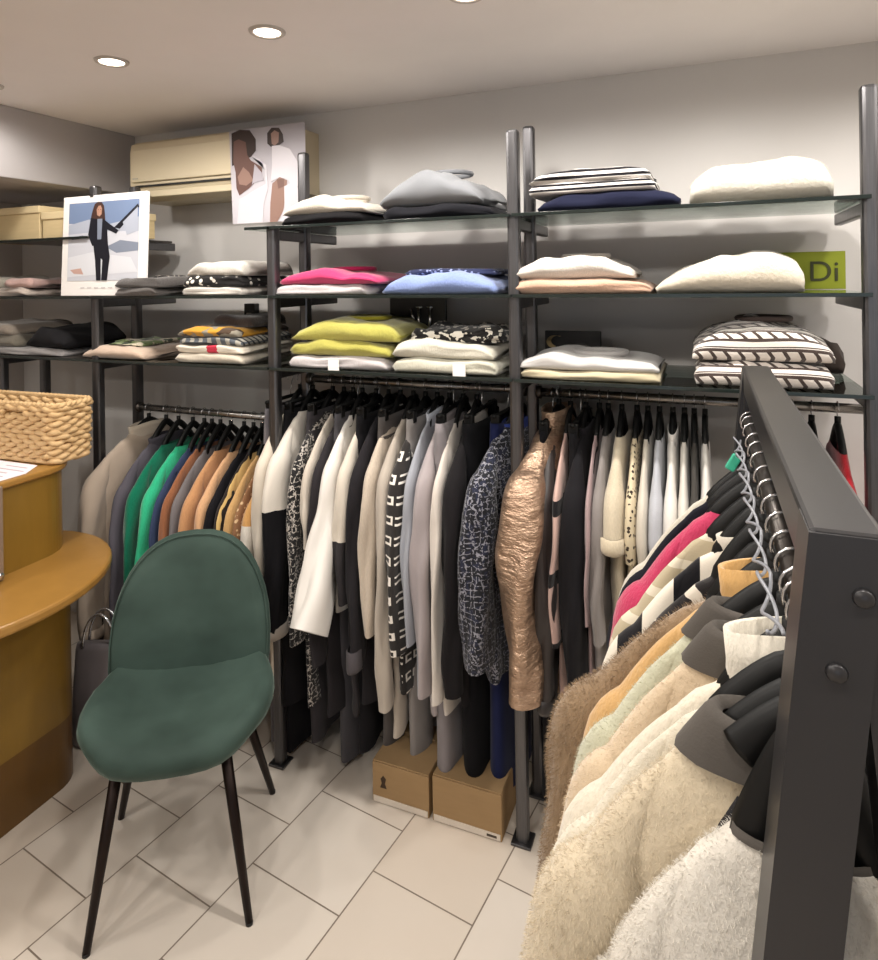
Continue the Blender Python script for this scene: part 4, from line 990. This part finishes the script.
# ------------------------------------------------------------------ clothes rack in the foreground
XK = .085; RKT = 1.478; YN, YFAR = .497, 1.345; SEC = .046
RM = NT('rack_steel'); rn = RM.noise(5, 3); RM.set(color=RM.mix(rn, lin('2f2e30'), lin('3b3a3b')), metal=.45, rough=.34, spec=.5); RM.bump(RM.noise(300, 2), .05, .0005); RM = RM.mat
t = thing('clothes_rack', 'dark steel clothes rack in the right foreground', 'clothes rack', (XK, (YN+YFAR)/2, 0))
cy = (YN+YFAR)/2
MB().box((0, 0, RKT - .024), (SEC, YFAR - YN, .048), .004).build('top_bar', RM, t)
for yy in (YN + SEC/2, YFAR - SEC/2):
    for s_ in (-1, 1):
        top = Vector((s_*.0, yy - cy, RKT - .03)); bot = Vector((s_*.155, yy - cy, .0)); d = (bot - top).normalized()
        yl = yy - cy
        hw = SEC/2
        pts = [(-hw*1.0, RKT - .002), (hw*1.0, RKT - .002), (hw + s_*.155, 0), (-hw + s_*.155, 0)]
        if s_ > 0: pts = [(hw*.2, RKT - .05), (hw*1.0, RKT - .05), (hw + .155, 0), (-hw + .155, 0)]
        dy = 0 if s_ < 0 else .0
        MB().prism(pts, lambda u, v, dd: (u, dd, v), yl - SEC/2 + (.002 if s_ > 0 else -.001), yl + SEC/2 - (.002 if s_ > 0 else -.001)).build('leg', RM, t)
    MB().box((0, yy - cy, .12), (.26, .03, .03), .004).build('crossbar', RM, t)
for zz, xx in ((1.437, .008), (1.385, -.008)):
    MB().tube([(xx, YN - cy - .001, zz), (xx, YN - cy - .004, zz)], [.007, .0055], 14).build('bolt', RM, t)
RZK = 1.385; XR_ = .072
MB().tube([(XR_ - XK, YN + .04 - cy, RZK), (XR_ - XK, YFAR - .04 - cy, RZK)], .0125, 14).build('hanging_rail', metal('4a4643', .35, False), t)
for yy in (YN + .045, YFAR - .045): MB().box((XR_ - XK, yy - cy, (RZK + RKT - .04)/2), (.02, .012, RKT - .04 - RZK + .02), .002).build('rail_bracket', RM, t)

RG = 'knitwear and coats on the foreground clothes rack'
def rk(y, name, cat, label, short, mat, dz=0.0, dx=0.0, rz=0.0, L=.62, **k):
    zn = RZK - .135 + dz; x = XR_ + dx
    k.setdefault('W', .165); k.setdefault('drop', .125); k.setdefault('neck', .07)
    make_garment(name, label, cat, RG, (x, y, zn), rz, mat, L=L, sl=k.pop('sl', .52), seed=int(y*1000), **k)
    hanger((XR_, y, zn), rz, 'black padded hanger carrying the ' + short, zr=RZK - zn, group='black hangers on the foreground rack', thick=.011, tall=.019, neck=k['neck'], W=k['W'] - abs(dx)*.8, drop=k['drop'], rise=.055 - dz)
GREY = C('514c47')
rk(1.285, 'jumper', 'jumper', 'cream knit jumper, farthest on the foreground rack', 'cream knit jumper at the far end', knit('e0d8c9'), th=.02, rl=.05, rt=.024)
rk(1.25, 'cardigan', 'cardigan', 'navy black cardigan between the cream and pink jumpers', 'navy black cardigan', C('1c1c24'), th=.018, rl=.05, rt=.022)
rk(1.192, 'jumper', 'jumper', 'hot pink knit jumper on the foreground rack', 'hot pink knit jumper', knit('b8385c'), th=.036, rl=.055, rt=.045)
rk(1.12, 'jumper', 'jumper', 'oatmeal striped jumper right below the pink jumper', 'oatmeal striped jumper', stripes('d6ccb8', 'b5a88e', .05, .7), dz=-.008, th=.02, rl=.05, rt=.026)
rk(1.065, 'jumper', 'jumper', 'black jumper with broad white bands', 'black jumper with white bands', stripes('17161a', 'e3dacb', .085, .55, 0), dz=-.012, th=.022, rl=.05, rt=.028, collar=knit('e3dacb'), colh=.03, neck=.06)
rk(1.005, 'cardigan', 'cardigan', 'black cardigan with pale graphic motifs, behind the brown fur', 'black cardigan with pale motifs', blotch('1f1c1d', '2c2929', 'cfc6b8', 16), dz=-.024, th=.022, neck=.062, rl=.05, rt=.028, collar=C('6a6461'), colh=.015)
rk(.935, 'fur_coat', 'fur coat', 'shaggy brown fur coat on the foreground rack', 'shaggy brown fur coat', fur('75604b', 'a58c6d'), th=.03, W=.215, rl=.06, rt=.038, L=.85, sl=.62, dz=-.028, fuzz=(45000, .008, None, .0003), drop=.14)
rk(.875, 'jumper', 'jumper', 'camel roll neck jumper in front of the brown fur', 'camel roll neck jumper', knit('c79f69'), th=.024, rl=.05, rt=.03, collar=knit('c99f66'), colh=.05, neck=.06)
rk(.815, 'fleece_jacket', 'fleece jacket', 'pale sage fluffy jacket with grey lining', 'pale sage fluffy jacket', fluff('c9c8af'), th=.025, rl=.052, rt=.03, fuzz=(16000, .004, None, .00025), lining=GREY, yoke=GREY)
rk(.758, 'fleece_jacket', 'fleece jacket', 'beige fluffy jacket with grey lining, behind the ribbed collar', 'beige fluffy jacket', fluff('dcc6a8'), th=.025, rl=.052, rt=.03, fuzz=(16000, .004, None, .00025), lining=GREY, yoke=GREY)
rk(.705, 'jumper', 'jumper', 'ivory jumper with a high ribbed collar', 'ivory jumper with high collar', knit('ece2cf'), th=.023, rl=.05, rt=.028, collar=knit('f0e8d8', 400), colh=.06, neck=.058)
rk(.662, 'fleece_jacket', 'fleece jacket', 'thin white fluffy cardigan behind the big cream coat', 'thin white fluffy cardigan', fluff('ece3d0'), th=.016, rl=.05, rt=.02, fuzz=(16000, .004, None, .00025))
rk(.620, 'fur_coat', 'fur coat', 'large cream fluffy coat with grey collar lining', 'large cream fluffy coat', fluff('e2d2b6'), th=.03, W=.168, rl=.055, rt=.036, L=.8, sl=.6, fuzz=(60000, .005, None, .00022), lining=GREY, yoke=GREY)
rk(.572, 'fur_coat', 'fur coat', 'white fluffy coat nearest the viewer beside the rack leg', 'white fluffy coat nearest the viewer', fluff('efe8dc'), th=.026, W=.13, dx=-.008, dz=-.045, neck=.05, rl=.042, rt=.03, L=.8, sl=.6, fuzz=(60000, .0045, None, .00022), lining=GREY)
rk(.597, 'jacket', 'jacket', 'charcoal jacket just behind the nearest white coat, seen right of the rack leg', 'charcoal jacket', C('2c2b2d'), th=.014, W=.12, dx=.045, rl=.04, rt=.016)
# twisted security cable threaded through the hooks
mb = MB(); 
for ph in (0, PI):
    path = []
    for k in range(90):
        y = lerp(.60, 1.29, k/89); a = k*.42 + ph
        path.append((XR_ - .022 + .006*math.cos(a), y, RZK - .032 - .012*abs(math.sin(k*.21)) + .006*math.sin(a)))
    mb.tube(path, .0018, 6)
tag(mb.build('security_cable', plastic('8d8f96', .35)), 'grey twisted cable threaded along the hanger hooks of the rack', 'cable')
# green size clip
p = at(718, 492, 1.25)
tag(MB().box((0, 0, 0), (.016, .012, .03), .003, rot=Matrix.Rotation(.5, 3, 'Y')).build('size_clip', plastic('3fae8e', .4), None, (XR_ - .03, 1.262, RZK - .07)), 'small green size clip on a hanger at the far end of the rack', 'clip')

# ------------------------------------------------------------------ render settings
vs = SC.view_settings; SC.display_settings.display_device = 'sRGB'
vs.view_transform = 'Standard'; vs.look = 'None'; vs.gamma = 1; vs.use_curve_mapping = False; vs.exposure = 0.0
cy_ = SC.cycles
cy_.use_denoising = True; cy_.max_bounces = 8; cy_.transmission_bounces = 8; cy_.caustics_reflective = False; cy_.caustics_refractive = False; cy_.sample_clamp_indirect = 4
